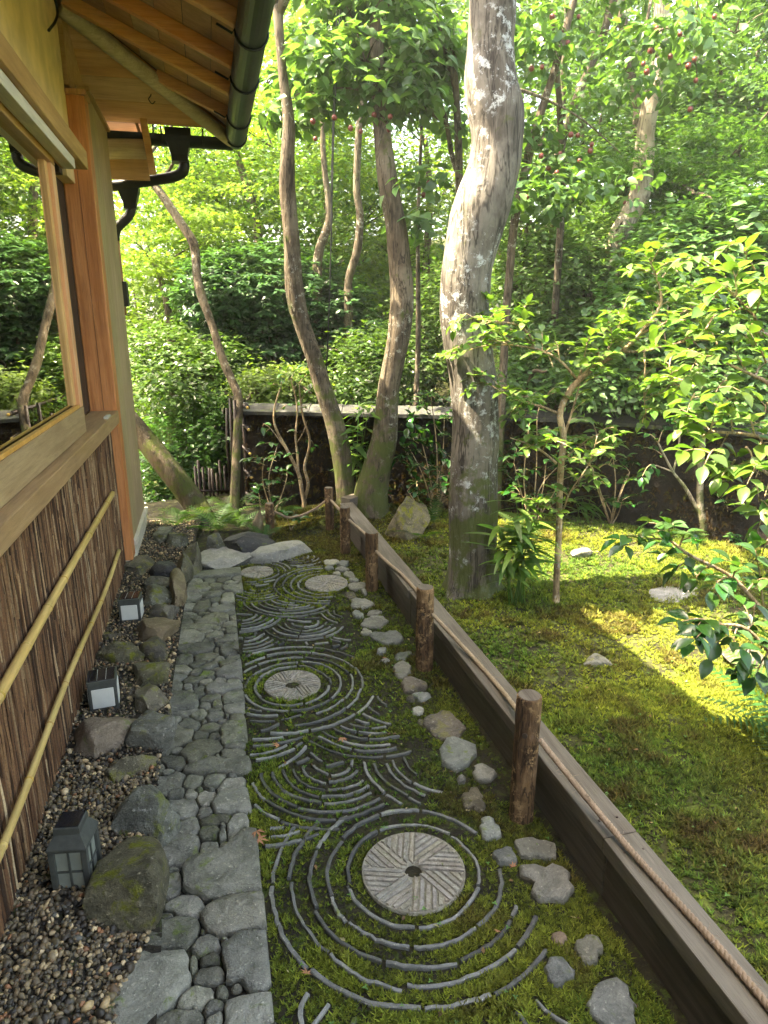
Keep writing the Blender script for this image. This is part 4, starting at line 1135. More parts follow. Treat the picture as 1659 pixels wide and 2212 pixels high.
# ================================================================== LANTERNS
LG = 'solar lamps in the gravel'
def yawed(c, a):
    cs, sn = math.cos(a), math.sin(a); M3 = np.array([[cs, -sn, 0], [sn, cs, 0], [0, 0, 1]])
    return lambda p: np.asarray(p, float) @ M3.T + c
def fr(T, name, parent, mat, lo, hi, bev=.002):
    m = MB(); lo = np.array(lo, float); hi = np.array(hi, float)
    m.box(lo, hi, bev); m.v = [tuple(T(p)) for p in m.v]
    return m.build(name, mat, parent)
def square_lamp(x, y, z, w, h, a, label):
    c = PZ(x, y, z); t = thing('solar_lamp', c, label, 'solar lamp', LG); T = yawed(c, a); hw = w / 2
    fr(T, 'housing', t, MAT['lamp'], (-hw, -hw, 0), (hw, hw, h), .005)
    fr(T, 'top_rim', t, MAT['lamp'], (-hw * 1.02, -hw * 1.02, h - .004), (hw * 1.02, hw * 1.02, h + .004), .002)
    for s in range(4):
        Ts = yawed(c, a + s * math.pi / 2)
        fr(Ts, 'diffuser', t, MAT['frost'], (-hw * .76, -hw - .0025, h * .17), (hw * .76, -hw + .004, h * .78), .0022)
    p = fr(T, 'solar_panel', t, MAT['solar'], (-hw * .9, -hw * .9, h + .0035), (hw * .9, hw * .9, h + .0065), .001)
    for k in (-.3, .3): fr(T, 'cell_line', p, MAT['grid'], (hw * k - .0008, -hw * .88, h + .0064), (hw * k + .0008, hw * .88, h + .0072), 0)
square_lamp(228, 1524, .055, .108, .135, .10, 'square grey solar lamp with dark top panel, behind the brown boulder')
square_lamp(286, 1338, .055, .105, .130, -.06, 'square grey solar lamp with sky-lit top panel, farther along the bark wall')
c = PZ(172, 1906, .045); lan = thing('lantern', c, 'dark grey house-shaped lantern with four-pane sides on the gravel', 'lantern', LG)
T = yawed(c, -.16); hw = .0425; hh = .148
fr(T, 'base', lan, MAT['lamp'], (-hw - .004, -hw - .004, -.01), (hw + .004, hw + .004, .014), .003)
for sx in (-1, 1):
    for sy in (-1, 1): fr(T, 'corner_post', lan, MAT['lamp'], (sx * hw - .008, sy * hw - .008, .012), (sx * hw + .008, sy * hw + .008, hh), .002)
for s in range(4):
    Ts = yawed(c, -.16 + s * math.pi / 2)
    p = fr(Ts, 'pane', lan, MAT['frost2'], (-hw + .008, -hw + .001, .014), (hw - .008, -hw + .004, hh - .004), 0)
    fr(Ts, 'glazing_bar', p, MAT['lamp'], (-.0028, -hw - .003, .014), (.0028, -hw + .003, hh - .004), 0)
    fr(Ts, 'glazing_bar', p, MAT['lamp'], (-hw + .008, -hw - .0025, hh * .52 - .0028), (hw - .008, -hw + .0025, hh * .52 + .0028), 0)
V = []
for w_, z in ((hw + .008, hh - .004), (hw + .010, hh + .004), (hw + .009, hh + .008), (hw * .80, hh + .040), (hw * .80, hh + .058), (hw * .75, hh + .061)):
    V += [T((sx * w_, sy * w_, z)) for sx, sy in ((-1, -1), (1, -1), (1, 1), (-1, 1))]
f = [(i * 4 + k, i * 4 + (k + 1) % 4, (i + 1) * 4 + (k + 1) % 4, (i + 1) * 4 + k) for i in range(5) for k in range(4)] + [(3, 2, 1, 0), (20, 21, 22, 23)]
mesh('roof', V, f, MAT['lamp'], lan, False)
p = fr(T, 'solar_panel', lan, MAT['solar'], (-hw * .70, -hw * .70, hh + .0605), (hw * .70, hw * .70, hh + .0635), 0)

# ================================================================== GARDEN WALL
gw = thing('garden_wall', (1.6, 5.2, 0), 'low moss-grown garden wall capped with grey roof tiles', 'wall')
WH = .80
for a, c in zip(WALL_PTS[:-1], WALL_PTS[1:]):
    d = c - a; L = np.hypot(*d); d = d / L; nrm = np.array([-d[1], d[0]])
    nu, nv = int(L / .035), 26
    u = np.linspace(-.0, L, nu); w = np.linspace(-.25, WH, nv)
    U, Wz = np.meshgrid(u, w)
    px_ = a[0] + d[0] * U; py_ = a[1] + d[1] * U
    dis = .05 * fbm(np.stack([px_ * 6, py_ * 6, Wz * 6], -1), 4) + .03 * fbm(np.stack([px_ * 22, py_ * 22, Wz * 22], -1), 3)
    V = np.stack([px_ - nrm[0] * (.07 + dis), py_ - nrm[1] * (.07 + dis), Wz], -1).reshape(-1, 3)
    V2 = np.stack([px_ + nrm[0] * .07, py_ + nrm[1] * .07, Wz], -1).reshape(-1, 3)
    i = np.arange(nu * nv).reshape(nv, nu)
    f = np.stack([i[:-1, :-1], i[:-1, 1:], i[1:, 1:], i[1:, :-1]], -1).reshape(-1, 4)
    ends = []
    for col_ in (0, nu - 1):
        for r_ in range(nv - 1): ends.append((i[r_, col_], i[r_ + 1, col_], i[r_ + 1, col_] + nu * nv, i[r_, col_] + nu * nv))
    mesh('wall_face', np.vstack([V, V2]), np.vstack([f, f[:, ::-1] + nu * nv, np.array(ends)]), MAT['wallmoss'], gw, True)
    n = max(1, int(round(L / .30))); ex = L / n
    for k in range(n):
        p0 = a + d * ex * k; p1 = a + d * (ex * (k + 1) + .012)
        prof = [(-.125, -.005), (-.125, .022), (-.085, .035), (-.045, .062), (0, .074), (.045, .062), (.085, .035), (.125, .022), (.125, -.005)]
        V = []
        for q, sc_ in ((p0, 1.07), (p0 + d * .035, 1.07), (p0 + d * .04, 1.0), (p1, 1.0)):
            V += [(q[0] + nrm[0] * s_ * sc_, q[1] + nrm[1] * s_ * sc_, WH + .002 + z_ * sc_ * 1.05) for s_, z_ in prof]
        m = len(prof); f = [(j * m + q, j * m + (q + 1) % m, (j + 1) * m + (q + 1) % m, (j + 1) * m + q) for j in range(3) for q in range(m)]
        f += [tuple(range(m))[::-1], tuple(3 * m + q for q in range(m))]
        mesh('cap_tile', V, f, MAT['captile'], gw, False)
# moss and tufts hanging on the wall face are part of the wall (added with the moss)

# ------------------------------------------------------------------ bamboo screen at the wall's left end
bs = thing('bamboo_screen', (.2, 5.75, 0), 'dark old bamboo screen tied with black twine at the wall end', 'fence')
rg = np.random.default_rng(14)
for k, (x, Y_, zt) in enumerate([(521, 5.74, .93), (529, 5.80, .95), (513, 6.02, .92), (505, 6.3, .80), (497, 6.6, .78), (537, 5.90, .86), (491, 6.9, .75)]):
    p = PY(x, 1115, Y_)
    b = MB(); b.tube([(p[0], p[1], -.3), (p[0] + rg.normal(0, .006), p[1], .45), (p[0], p[1], zt)], [.017, .016, .015], 10); o = b.build('bamboo_upright', MAT['bambooold'], bs, True)
for z in (.10, .30, .50, .70, .88):
    x_ = PY(541, 1000, 5.62)[0]; b = MB(); b.tube([(x_, 5.62, z), (x_ - .16, 7.0, z + .004)], .014, 10); o = b.build('bamboo_crosspiece', MAT['bambooold'], bs, True)
    b = MB(); b.tube([(x_, 5.6195, z), (x_, 5.6155, z)], .012, 10); b.build('cut_end', MAT['bamboo'], o, True)
    for y in (5.68, 5.78): 
        b = MB(); b.tube([(x_ + .016, y, z - .016), (x_ + .018, y - .012, z), (x_ - .014, y - .012, z + .018), (x_ - .02, y, z)], .006, 6); b.build('twine_knot', MAT['darkrope'], o, True)
bf = thing('bamboo_fence', (-.1, 6.1, -.1), 'row of dark bamboo stakes behind the slanting trunk', 'fence')
for k in range(9):
    p = PY(428 + k * 9, 1105, 6.15 + .02 * k); 
    b = MB(); b.tube([(p[0], p[1], -.3), (p[0] + rg.normal(0, .005), p[1], .28 + .03 * rg.normal())], .013, 8); b.build('stake', MAT['bambooold'], bf, True)
a, c = PY(424, 1060, 6.14), PY(505, 1060, 6.32)
b = MB(); b.tube([a, c], .011, 8); b.build('stake_rail', MAT['bambooold'], bf, True)

# ================================================================== VEGETATION
# ---- leaf templates: x across, y along the leaf, z up
def leaf_tpl(kind):
    if kind == 'broad':      # camellia: pointed oval, folded along the rib, tip curling down
        y = [0, .28, .62, 1.0]; w = [0.02, .27, .25, 0.0]; z = [0, .03, .01, -.10]; fold = .07
    elif kind == 'lance':
        y = [0, .25, .6, 1.0]; w = [.01, .075, .06, 0.0]; z = [0, .03, -.02, -.16]; fold = .02
    else:                    # plain diamond for far leaves
        v = np.array([(0, 0, 0), (.26, .45, .05), (0, 1, -.08), (-.26, .45, .05)]); return v, np.array([(0, 1, 2), (0, 2, 3)])
    v = []
    for a, b, c in zip(y, w, z): v += [(-b, a, c + fold * (b / .22)), (0, a, c), (b, a, c + fold * (b / .22))]
    f = []
    for i in range(3):
        for s in (0, 1):
            a = i * 3 + s; f += [(a, a + 1, a + 4), (a, a + 4, a + 3)]
    return np.array(v), np.array(f)
TPL = {k: leaf_tpl(k) for k in ('broad', 'lance', 'far')}
def maple_tpl():
    v = [(0, 0, 0)]; f = []
    for k, (a, l) in enumerate(((-75, .55), (-38, .85), (0, 1.0), (38, .85), (75, .55))):
        a = R(a); d = np.array([math.sin(a), math.cos(a)]); n = np.array([d[1], -d[0]]); b = len(v)
        v += [(*(d * l * .45 + n * .10), .0), (*(d * l), -.10), (*(d * l * .45 - n * .10), .0)]
        f += [(0, b, b + 1), (0, b + 1, b + 2)]
    return np.array(v), np.array(f)
TPL['maple'] = maple_tpl()
def orient(d, n):
    """rotation matrices taking y to d and z near n"""
    d = d / (np.linalg.norm(d, axis=1)[:, None] + 1e-9)
    x = np.cross(d, n); x /= np.linalg.norm(x, axis=1)[:, None] + 1e-9
    z = np.cross(x, d)
    return np.stack([x, d, z], -1)
def leaves(kind, pos, d, n, size, col):
    v, f = TPL[kind]; m = len(v); N = len(pos)
    Rm = orient(d, n)
    V = np.einsum('nij,mj->nmi', Rm, v) * size[:, None, None] + pos[:, None, :]
    Fq = (f[None] + (np.arange(N) * m)[:, None, None]).reshape(-1, 3)
    return V.reshape(-1, 3), Fq, np.repeat(col, m, 0)
def hue(rg, n, base, var=.3, warm=.12):
    b = np.array(base)[None] * rg.uniform(1 - var, 1 + var, (n, 1))
    w = rg.uniform(0, 1, (n, 1)) ** 2 * warm
    return np.clip(b + w * np.array([[.5, .45, 0.0]]) * b.max(1, keepdims=True) * 2, .003, .9)
def cloud(rg, c, rad, ncl, shell=.5, lower=-1.0, lump=.35):
    """cluster centres through an uneven crown volume"""
    c = np.array(c, float); rad = np.array(rad, float)
    out = []
    while len(out) < ncl:
        d = rg.normal(0, 1, (ncl, 3)); d /= np.linalg.norm(d, axis=1)[:, None]
        r = rg.uniform(shell ** 3, 1, ncl) ** (1 / 3)
        k = 1 + lump * 2.2 * fbm(d * 2.1 + c * .77, 3)
        ok = d[:, 2] > lower
        for q, w in zip((d * (r * k)[:, None] * rad)[ok], d[ok]): out.append((q, w))
    out = out[:ncl]
    return c + np.array([q for q, _ in out]), np.array([w for _, w in out])
def crown(rg, c, rad, ncl, per, size, kind, base, spread=.12, shell=.5, flat=.5, droop=.2, var=.3, warm=.12, lower=-1.0, whorl=False, lump=.35):
    P, D = cloud(rg, c, rad, ncl, shell, lower, lump)
    n = ncl * per
    P = np.repeat(P, per, 0); D = np.repeat(D, per, 0)
    a = rg.uniform(0, 2 * math.pi, n)
    off = rg.normal(0, spread, (n, 3)); off[:, 2] *= flat
    rd = np.stack([np.cos(a), np.sin(a), rg.normal(0, .25, n)], -1)
    if whorl:
        off *= .18; off2 = rd * 0
    dirs = rd * .9 + D * .5 + np.array([0, 0, -droop])
    nr = np.array([0, 0, 1.0]) + D * .55 + rg.normal(0, .33 if not whorl else .15, (n, 3))
    cl = hue(rg, n, base, var, warm)
    # whole sprays share a shade: young and old growth
    sh = np.repeat(rg.uniform(.72, 1.28, ncl), per)[:, None]
    return leaves(kind, P + off, dirs, nr, rg.uniform(.7, 1.2, n) * size, cl * sh)

def trunk(parent, pts, mat, D=None, seg=14, name='trunk', n=60, bump=.10, lean=0.0, flare=0.0):
    """pts: rows (left, right, y) on the picture, at horizontal distance D (growing by lean per metre of height)"""
    rows = []
    for l, r_, y in pts:
        p = PH((l + r_) / 2, y, D)
        if lean:
            p = PH((l + r_) / 2, y, D + lean * max(0, p[2]))
        dep = (p - EY) @ FW
        rows.append((*p, (r_ - l) / 2 / F0 * dep))
    s = spline(rows, n)
    v, f = tube(s[:, :3], s[:, 3], seg, True, lambda v, d: bump * fbm(v * np.array([7, 7, 3.0]), 4) * 2 + bump * .35 * fbm(v * np.array([26, 26, 6.0]), 3) + flare * np.exp(-np.maximum(v[..., 2], -.05) / .10) * (.55 + .45 * np.cos(5 * np.arctan2(d[..., 1], d[..., 0]) + 1.0)))
    return mesh(name, v, f, mat, parent, True), s
def limb(parent, pts, r0, r1, mat, name='branch', n=14, seg=7):
    s = spline(pts, n)
    v, f = tube(s, np.linspace(r0, r1, n), seg, True, lambda v, d: .12 * fbm(v * 12, 3))
    return mesh(name, v, f, mat, parent, True)
def mk_crown(parent, parts, mat, name='crown'):
    v, f, c = join(parts)
    o = mesh(name, v, f, mat, parent, False, c)
    return tag(o, kind='stuff')
def sways(rg, s, parent, mat, k=5, L=1.0, r=.03, up_=.6):
    """limbs leaving the upper trunk; returns their tips"""
    tips = []
    for i in range(k):
        b = s[-1 - i * 2 if i * 2 < len(s) - 1 else -1, :3]; a = 2 * math.pi * (i + rg.random() * .6) / k
        e = b + np.array([math.cos(a) * L, math.sin(a) * L, up_ * L * rg.uniform(.6, 1.3)])
        m = (b + e) / 2 + rg.normal(0, .12, 3) * L
        limb(parent, [b, m, e], r, r * .35, mat); tips.append(e)
    return tips

# ---- the big S-shaped trunk
D1 = hd(PZ(1025, 1290, -.03))
big = thing('big_tree', PZ(1025, 1290), 'thick smooth grey tree with an S-bent trunk behind the rope fence', 'tree')
Z = lambda l, r_, y: (540 + l * .3906, 540 + r_ * .3906, y * .3906)
Q = lambda l, r_, y: (864 + l * .479, 864 + r_ * .479, 486 + y * .479)
bt = [(945, 1100, 1335), (960, 1080, 1296)] + [Q(*r_) for r_ in ((215, 432, 1600), (222, 430, 1450), (218, 438, 1300), (225, 440, 1100), (232, 450, 980), (236, 446, 860), (226, 436, 720), (208, 420, 600), (192, 406, 500), (182, 402, 400), (183, 410, 300))]
bt += [Z(*r_) for r_ in ((1060, 1340, 1500), (1072, 1362, 1400), (1088, 1392, 1300), (1107, 1420, 1200), (1142, 1450, 1100), (1184, 1476, 1000), (1212, 1500, 900), (1226, 1512, 800), (1222, 1520, 690), (1206, 1514, 600), (1192, 1488, 500), (1190, 1470, 400), (1204, 1460, 250), (1213, 1468, 100), (1216, 1470, 0), (1222, 1462, -200), (1250, 1450, -420))]
_, sbig = trunk(big, bt, MAT['bark_big'], D1, 40, n=150, bump=.09, flare=.38)
rg = np.random.default_rng(31)
top = sbig[-1, :3]
tips = sways(rg, sbig, big, MAT['bark_big'], 6, 1.3, .07, .8)
mk_crown(big, [crown(rg, t_ + (.6, 1.6, 1.4), (1.1, 1.1, .6), 14, 12, .10, 'far', (.05, .10, .03), .18) for t_ in tips], MAT['leaf_soft'])
# ---- the V of two trunks at the wall
vee = thing('leaning_tree', PZ(745, 1090, .10), 'left one of two trunks rising from one spot before the wall', 'tree')
lt = [(730, 778, 1150), (727, 772, 1105), (725, 768, 1062), (717, 760, 987), (703, 744, 916), (680, 719, 844), (660, 697, 772), (635, 671, 701), (616, 656, 625), (612, 646, 508), (603, 638, 400), (606, 637, 330), (611, 637, 260), (600, 620, 156), (592, 613, 60), (588, 611, 0), (580, 604, -140)]
DV = hd(PZ(745, 1090, .11))
_, s = trunk(vee, lt, MAT['bark_mid'], DV, 18, n=90, bump=.13, flare=.2)
tips = sways(rg, s, vee, MAT['bark_mid'], 5, 1.0, .035, .8)
mk_crown(vee, [crown(rg, t_ + (.2, 1.5, 1.2), (.9, .9, .45), 14, 12, .09, 'far', (.06, .12, .03), .16) for t_ in tips], MAT['leaf_soft'])
vee2 = thing('mossy_tree', PZ(800, 1095, .10), 'mossy-footed right one of two trunks rising from one spot before the wall', 'tree')
rt2 = [(752, 850, 1150), (758, 842, 1110), (765, 838, 1068), (780, 843, 1022), (803, 857, 951), (816, 862, 844), (836, 886, 720), (843, 893, 630), (834, 881, 508), (816, 859, 390), (805, 839, 250), (800, 832, 150), (798, 828, 0), (800, 826, -150)]
_, s = trunk(vee2, rt2, MAT['bark_mid'], hd(PZ(800, 1095, .11)), 20, n=90, bump=.13, flare=.05)
tips = sways(rg, s, vee2, MAT['bark_mid'], 5, 1.0, .04, .8)
mk_crown(vee2, [crown(rg, t_ + (.2, 1.5, 1.2), (.9, .9, .45), 14, 12, .09, 'far', (.06, .12, .03), .16) for t_ in tips], MAT['leaf_soft'])

# ---- thin crooked tree at left, slanting trunk by the house
thin = thing('crooked_tree', PZ(508, 1120), 'thin crooked grey tree at the left end of the wall', 'tree')
K = lambda l, r_, y: (270 + l * .358, 270 + r_ * .358, 486 + y * .358)
th_ = [K(625, 700, 1760), K(632, 690, 1690), K(640, 695, 1500), K(650, 700, 1300), K(660, 712, 1100), K(652, 706, 1020), K(620, 672, 940), K(560, 612, 800), K(500, 548, 600), K(432, 488, 420), K(410, 460, 300), K(390, 446, 130), K(318, 372, 0), (340, 358, 420), (322, 338, 395), (300, 314, 350)]
_, s = trunk(thin, th_, MAT['bark_mid'], hd(PZ(508, 1125)), 14, n=80, lean=.45)
tips = sways(rg, s, thin, MAT['bark_mid'], 4, .7, .02, .8)
mk_crown(thin, [crown(rg, t_ + (0, .2, .2), (.6, .6, .3), 30, 10, .06, 'maple', (.17, .25, .03), .13, droop=.1) for t_ in tips], MAT['leaf_maple'])
diag = thing('slanting_tree', PZ(440, 1125), 'dark trunk slanting up behind the house corner', 'tree')
a = [PZ(438, 1130, -.02), PZ(425, 1095, .08), PH(378, 1030, hd(PZ(430, 1120)) + .05), PH(318, 955, hd(PZ(430, 1120)) + .1), PH(250, 880, hd(PZ(430, 1120)) + .15), PH(150, 800, hd(PZ(430, 1120)) + .2)]
ss_ = spline(a, 40); v, f = tube(ss_, np.linspace(.105, .078, 40), 16, True, lambda v, d: .22 * fbm(v * 6, 4))
mesh('trunk', v, f, MAT['bark_dark'], diag, True)
e = ss_[-1]
limb(diag, [e, e + (-.3, .2, .8), (-1.9, 6.2, 3.2), (-2.0, 6.3, 3.9)], .075, .03, MAT['bark_dark'])
mk_crown(diag, [crown(rg, (-2.0, 6.3, 3.9), (1.2, .75, .6), 420, 12, .06, 'maple', (.15, .24, .03), .15, droop=.1)], MAT['leaf_maple'])  # dense crown added mostly out of view, placed to shade the ferns below
diag2 = thing('slanting_tree', PZ(1078, 1085), 'pale stem slanting to the right behind the big trunk', 'tree')
DD = hd(PZ(1078, 1085)) + .1
ss_ = spline([PH(1062, 1110, DD), PH(1090, 1050, DD), PH(1130, 995, DD), PH(1172, 940, DD), PH(1215, 860, DD + .1), PH(1250, 740, DD + .3), PH(1275, 600, DD + .5)], 40)
v, f = tube(ss_, np.linspace(.075, .045, 40), 14, True, lambda v, d: .15 * fbm(v * 7, 4)); mesh('trunk', v, f, MAT['bark_mid'], diag2, True)

# ---- background trunks on the slope
def bgtree(name, label, rows, D, mat, cr=None, lean=0, grp=None):
    b = PH((rows[0][0] + rows[0][1]) / 2, rows[0][2], D)
    t = thing(name, (b[0], b[1], float(ground_h(b[0], b[1]))), label, 'tree', grp)
    # carry the trunk down to the ground
    p0 = rows[0]; l = [(p0[0], p0[1], p0[2])] + list(rows[1:])
    o, s = trunk(t, l, mat, D, 10, n=40)
    g = float(ground_h(s[0, 0], s[0, 1]))
    if s[0, 2] > g:
        limb(t, [(s[0, 0], s[0, 1], g - .1), (s[0, 0] * .5 + s[0, 0] * .5, s[0, 1], (g + s[0, 2]) / 2), s[2, :3]], s[0, 3] * 1.1, s[0, 3] * .98, mat, 'trunk_foot', 10, 10)
    if cr: mk_crown(t, cr(s), MAT['leaf_soft'])
    return t, s
W4 = lambda l, r_, y: (1080 + l * .3489, 1080 + r_ * .3489, y * .3489)
BG = 'trees on the wooded slope'
def simple_crown(seed, base, kind='far', size=.1, n=40, rad=(1.3, 1.2, .7)):
    def g_(s):
        rg_ = np.random.default_rng(seed); return [crown(rg_, s[-1, :3] + (0, 0, .5), rad, n, 12, size, kind, base, .2)]
    return g_
bgtree('pale_tree', 'pale straight trunk at upper right of the slope', [W4(640, 752, 1900), W4(655, 770, 1520), W4(735, 860, 1350), W4(800, 932, 1200), W4(826, 955, 1000), W4(852, 960, 800), W4(888, 1000, 600), W4(925, 1016, 450), W4(946, 1032, 300), W4(956, 1050, 0), W4(958, 1040, -300)], 6.4, MAT['bark_pale'], simple_crown(1, (.05, .11, .03)), 0, BG)
bgtree('slender_tree', 'slender leaning grey stem just right of the big trunk', [W4(10, 60, 1950), W4(30, 80, 1750), W4(60, 112, 1400), W4(120, 172, 1100), W4(195, 248, 800), W4(310, 355, 450), W4(435, 480, 0), W4(520, 555, -300)], 5.3, MAT['bark_mid'], simple_crown(2, (.05, .11, .03), n=24), 0, BG)
bgtree('brown_tree', 'brown stem leaning left between the slender and the pale trunks', [W4(330, 385, 950), W4(408, 458, 720), W4(470, 520, 560), W4(540, 590, 400), W4(610, 660, 220), W4(675, 725, 0), W4(730, 770, -250)], 6.8, MAT['bark_dark'], simple_crown(3, (.05, .11, .03), n=24), 0, BG)
bgtree('forked_tree', 'brown stem leaning right against the pale trunk', [W4(838, 898, 720), W4(800, 860, 550), W4(755, 820, 380), W4(735, 800, 200), W4(715, 775, 0), W4(700, 750, -250)], 7.2, MAT['bark_dark'], simple_crown(4, (.04, .09, .03), n=24), 0, BG)
bgtree('twin_stem', 'thin upright stem left of the brown leaning stem', [W4(330, 385, 1000), W4(350, 400, 800), W4(365, 408, 600), W4(380, 415, 380), W4(395, 425, 150), W4(400, 425, -150)], 7.6, MAT['bark_mid'], simple_crown(5, (.05, .10, .03), n=24), 0, BG)
bgtree('maple_tree', 'slim twisting maple trunk between the two leaning trunks', [(742, 762, 640), (746, 763, 598), (763, 781, 539), (770, 786, 469), (763, 778, 410), (766, 781, 312), (775, 788, 200), (780, 792, 60)], 7.6, MAT['bark_mid'], None, 0, BG)
bgtree('maple_tree', 'branching maple stem left of the slim twisting one', [(672, 694, 600), (680, 700, 540), (702, 719, 478), (702, 716, 430), (695, 708, 370), (691, 703, 300), (694, 705, 220), (706, 716, 120)], 7.9, MAT['bark_mid'], None, 0, BG)
bgtree('sapling', 'straight thin sapling left of the big trunk', [(893, 905, 850), (897, 908, 780), (898, 909, 702), (898, 908, 600), (899, 907, 480), (905, 912, 330), (912, 918, 150)], 6.2, MAT['bark_mid'], None, 0, BG)
bgtree('far_maple', 'slim dark maple trunk above the round shrub', [(550, 572, 540), (545, 563, 480), (532, 548, 420), (515, 530, 370), (503, 516, 320), (495, 507, 250), (500, 510, 150)], 9.2, MAT['bark_dark'], None, 0, BG)

# ---- maple foliage in airy layers, bright against the light
rg = np.random.default_rng(51)
def maple_layers(name, label, centres, D0, base, nlay=9, size=.062, loc=None, gap=.0):
    b = PH(*centres[0][:2], D0); t = thing(name, (b[0], b[1], float(ground_h(b[0], b[1]))), label, 'tree', 'maples behind the garden')
    parts = []
    for x, y, D, rx, n in centres:
        c = PH(x, y, D)
        for k in range(nlay):
            o = rg.normal(0, 1, 3) * np.array([rx * .55, rx * .5, rx * .32])
            parts.append(crown(rg, c + o, (rx * .55, rx * .5, .07), n, 11, size, 'maple', base, .14, .0, .22, .12, .25, .2, lump=.3))
            if k % 3 == 0: limb(t, [c + (0, .2, -.3), c + o * .5 + (0, 0, -.1), c + o + (0, 0, -.02)], .012, .004, MAT['bark_dark'])
    mk_crown(t, parts, MAT['leaf_maple'])
    low = PH(centres[0][0], centres[0][1], centres[0][2]); 
    limb(t, [(low[0], low[1] + .3, float(ground_h(low[0], low[1])) - .2), low + (0.1, .3, -1.0), low + (0, .2, -.2)], .07, .03, MAT['bark_dark'], 'trunk')
MG = (.155, .26, .05)
maple_layers('maple', 'bright yellow-green maple seen under the house eave', [(330, 520, 8.5, .8, 22), (400, 430, 9, .9, 22), (290, 640, 9.5, .8, 18), (470, 380, 10, .9, 20)], 9, MG)
maple_layers('maple', 'bright maple foliage left of the left leaning trunk', [(540, 380, 10, .9, 20), (590, 250, 9, .9, 22), (570, 120, 9, .9, 22)], 9.5, MG)
maple_layers('maple', 'backlit maple foliage between the two leaning trunks', [(700, 350, 10, .9, 22), (690, 460, 10.5, 1.0, 20), (780, 440, 10, .9, 18), (700, 230, 9.5, .8, 18), (760, 560, 9.5, .8, 16)], 10, MG)
maple_layers('maple', 'soft green maple sprays at the right edge of the slope', [(1560, 330, 6.2, .7, 18), (1630, 420, 5.8, .6, 16), (1480, 400, 6.8, .6, 14), (1620, 250, 6.4, .6, 14)], 6.2, (.06, .15, .035), size=.055)
maple_layers('maple', 'maple foliage high behind the red-fruited camellia', [(930, 250, 9.5, .9, 18), (920, 420, 10, .9, 18), (640, 30, 9, .9, 20), (860, 520, 9.5, .7, 14)], 9.5, (.13, .235, .045))

# ---- shrubs as crowns with a stem
def shrub(name, label, ells, base, kind, size, mat, spread=.1, per=11, grp=None, seed=1, whorl=False, var=.3, warm=.12, shell=.55, twig=True):
    """ells: (x, y, D, rx_px, rz_px, depth_m, clusters)"""
    rg_ = np.random.default_rng(seed)
    x, y, D = ells[0][:3]; b = PH(x, y, D)
    t = thing(name, (b[0], b[1], float(ground_h(b[0], b[1]))), label, 'shrub', grp)
    parts = []
    for x, y, D, rx, rz, dy, n in ells:
        c = PH(x, y, D); dep = (c - EY) @ FW
        parts.append(crown(rg_, c, (rx / F0 * dep, dy, rz / F0 * dep), n, per, size, kind, base, spread, shell, .6, .25, var, warm, whorl=whorl))
        g = float(ground_h(c[0], c[1]))
        if twig:
            for k in range(4):
                o = rg_.normal(0, .5, 3) * np.array([rx / F0 * dep, dy, rz / F0 * dep])
                limb(t, [(c[0] + o[0] * .15, c[1] + o[1] * .15, g - .1), c + o * .4 + (0, 0, -.3 * rz / F0 * dep), c + o], .03, .008, MAT['bark_dark'])
    mk_crown(t, parts, mat)
    return t
DKG = (.045, .11, .042)
shrub('round_shrub', 'big dark-green rounded shrub above the garden wall', [(590, 640, 8.3, 185, 120, 1.1, 1500), (480, 640, 8.0, 110, 95, .8, 650), (720, 690, 8.2, 95, 95, .8, 600), (600, 740, 8.0, 150, 75, .8, 600)], DKG, 'far', .085, MAT['leaf_cam'], .075, 8, None, 61, True, .25, .06)
shrub('glossy_shrub', 'glossy light-green shrub left of the wall, under the round shrub', [(410, 830, 7.0, 110, 80, .7, 420), (350, 760, 7.4, 80, 60, .6, 250), (470, 780, 7.4, 80, 60, .6, 260)], (.055, .115, .028), 'far', .07, MAT['leaf_cam'], .09, 10, 'shrubs behind the wall', 62, warm=.2)
shrub('glossy_shrub', 'dense green shrub behind the slanting dark trunk', [(410, 970, 6.6, 110, 80, .5, 480), (350, 1060, 6.4, 60, 60, .4, 220), (460, 1060, 6.5, 60, 50, .35, 220), (480, 930, 6.6, 60, 70, .4, 200)], (.045, .125, .028), 'far', .062, MAT['leaf_cam'], .08, 10, 'shrubs behind the wall', 63, warm=.15)
shrub('pale_shrub', 'pale sunlit shrub peeping over the left part of the wall', [(610, 830, 6.5, 95, 38, .4, 220), (560, 850, 6.3, 50, 35, .3, 120)], (.13, .20, .06), 'far', .06, MAT['leaf_soft'], .08, 10, 'shrubs behind the wall', 64)
shrub('mixed_shrub', 'mixed small-leaved shrub behind the mossy-footed trunk', [(840, 790, 7.0, 130, 85, .6, 420), (930, 700, 7.2, 70, 120, .6, 320), (760, 850, 6.6, 70, 40, .4, 160)], (.05, .105, .028), 'far', .065, MAT['leaf_cam'], .1, 10, 'shrubs behind the wall', 65, warm=.25)
shrub('slope_shrub', 'dense small-leaved shrub filling the slope right of the big trunk', [(1170, 620, 6.6, 110, 120, .7, 640), (1290, 560, 6.8, 110, 110, .7, 600), (1200, 760, 6.0, 120, 80, .5, 460), (1120, 480, 6.8, 70, 90, .6, 300)], (.09, .18, .058), 'far', .068, MAT['leaf_cam'], .1, 10, 'shrubs on the slope', 66, warm=.2)
shrub('slope_shrub', 'glossy broad-leaved shrub on the slope at the right edge', [(1480, 560, 5.4, 110, 100, .5, 330), (1600, 520, 5.2, 90, 110, .5, 300), (1420, 680, 5.2, 120, 70, .4, 300), (1590, 700, 5.0, 90, 70, .4, 220)], (.095, .21, .07), 'far', .085, MAT['leaf_cam'], .11, 9, 'shrubs on the slope', 67)
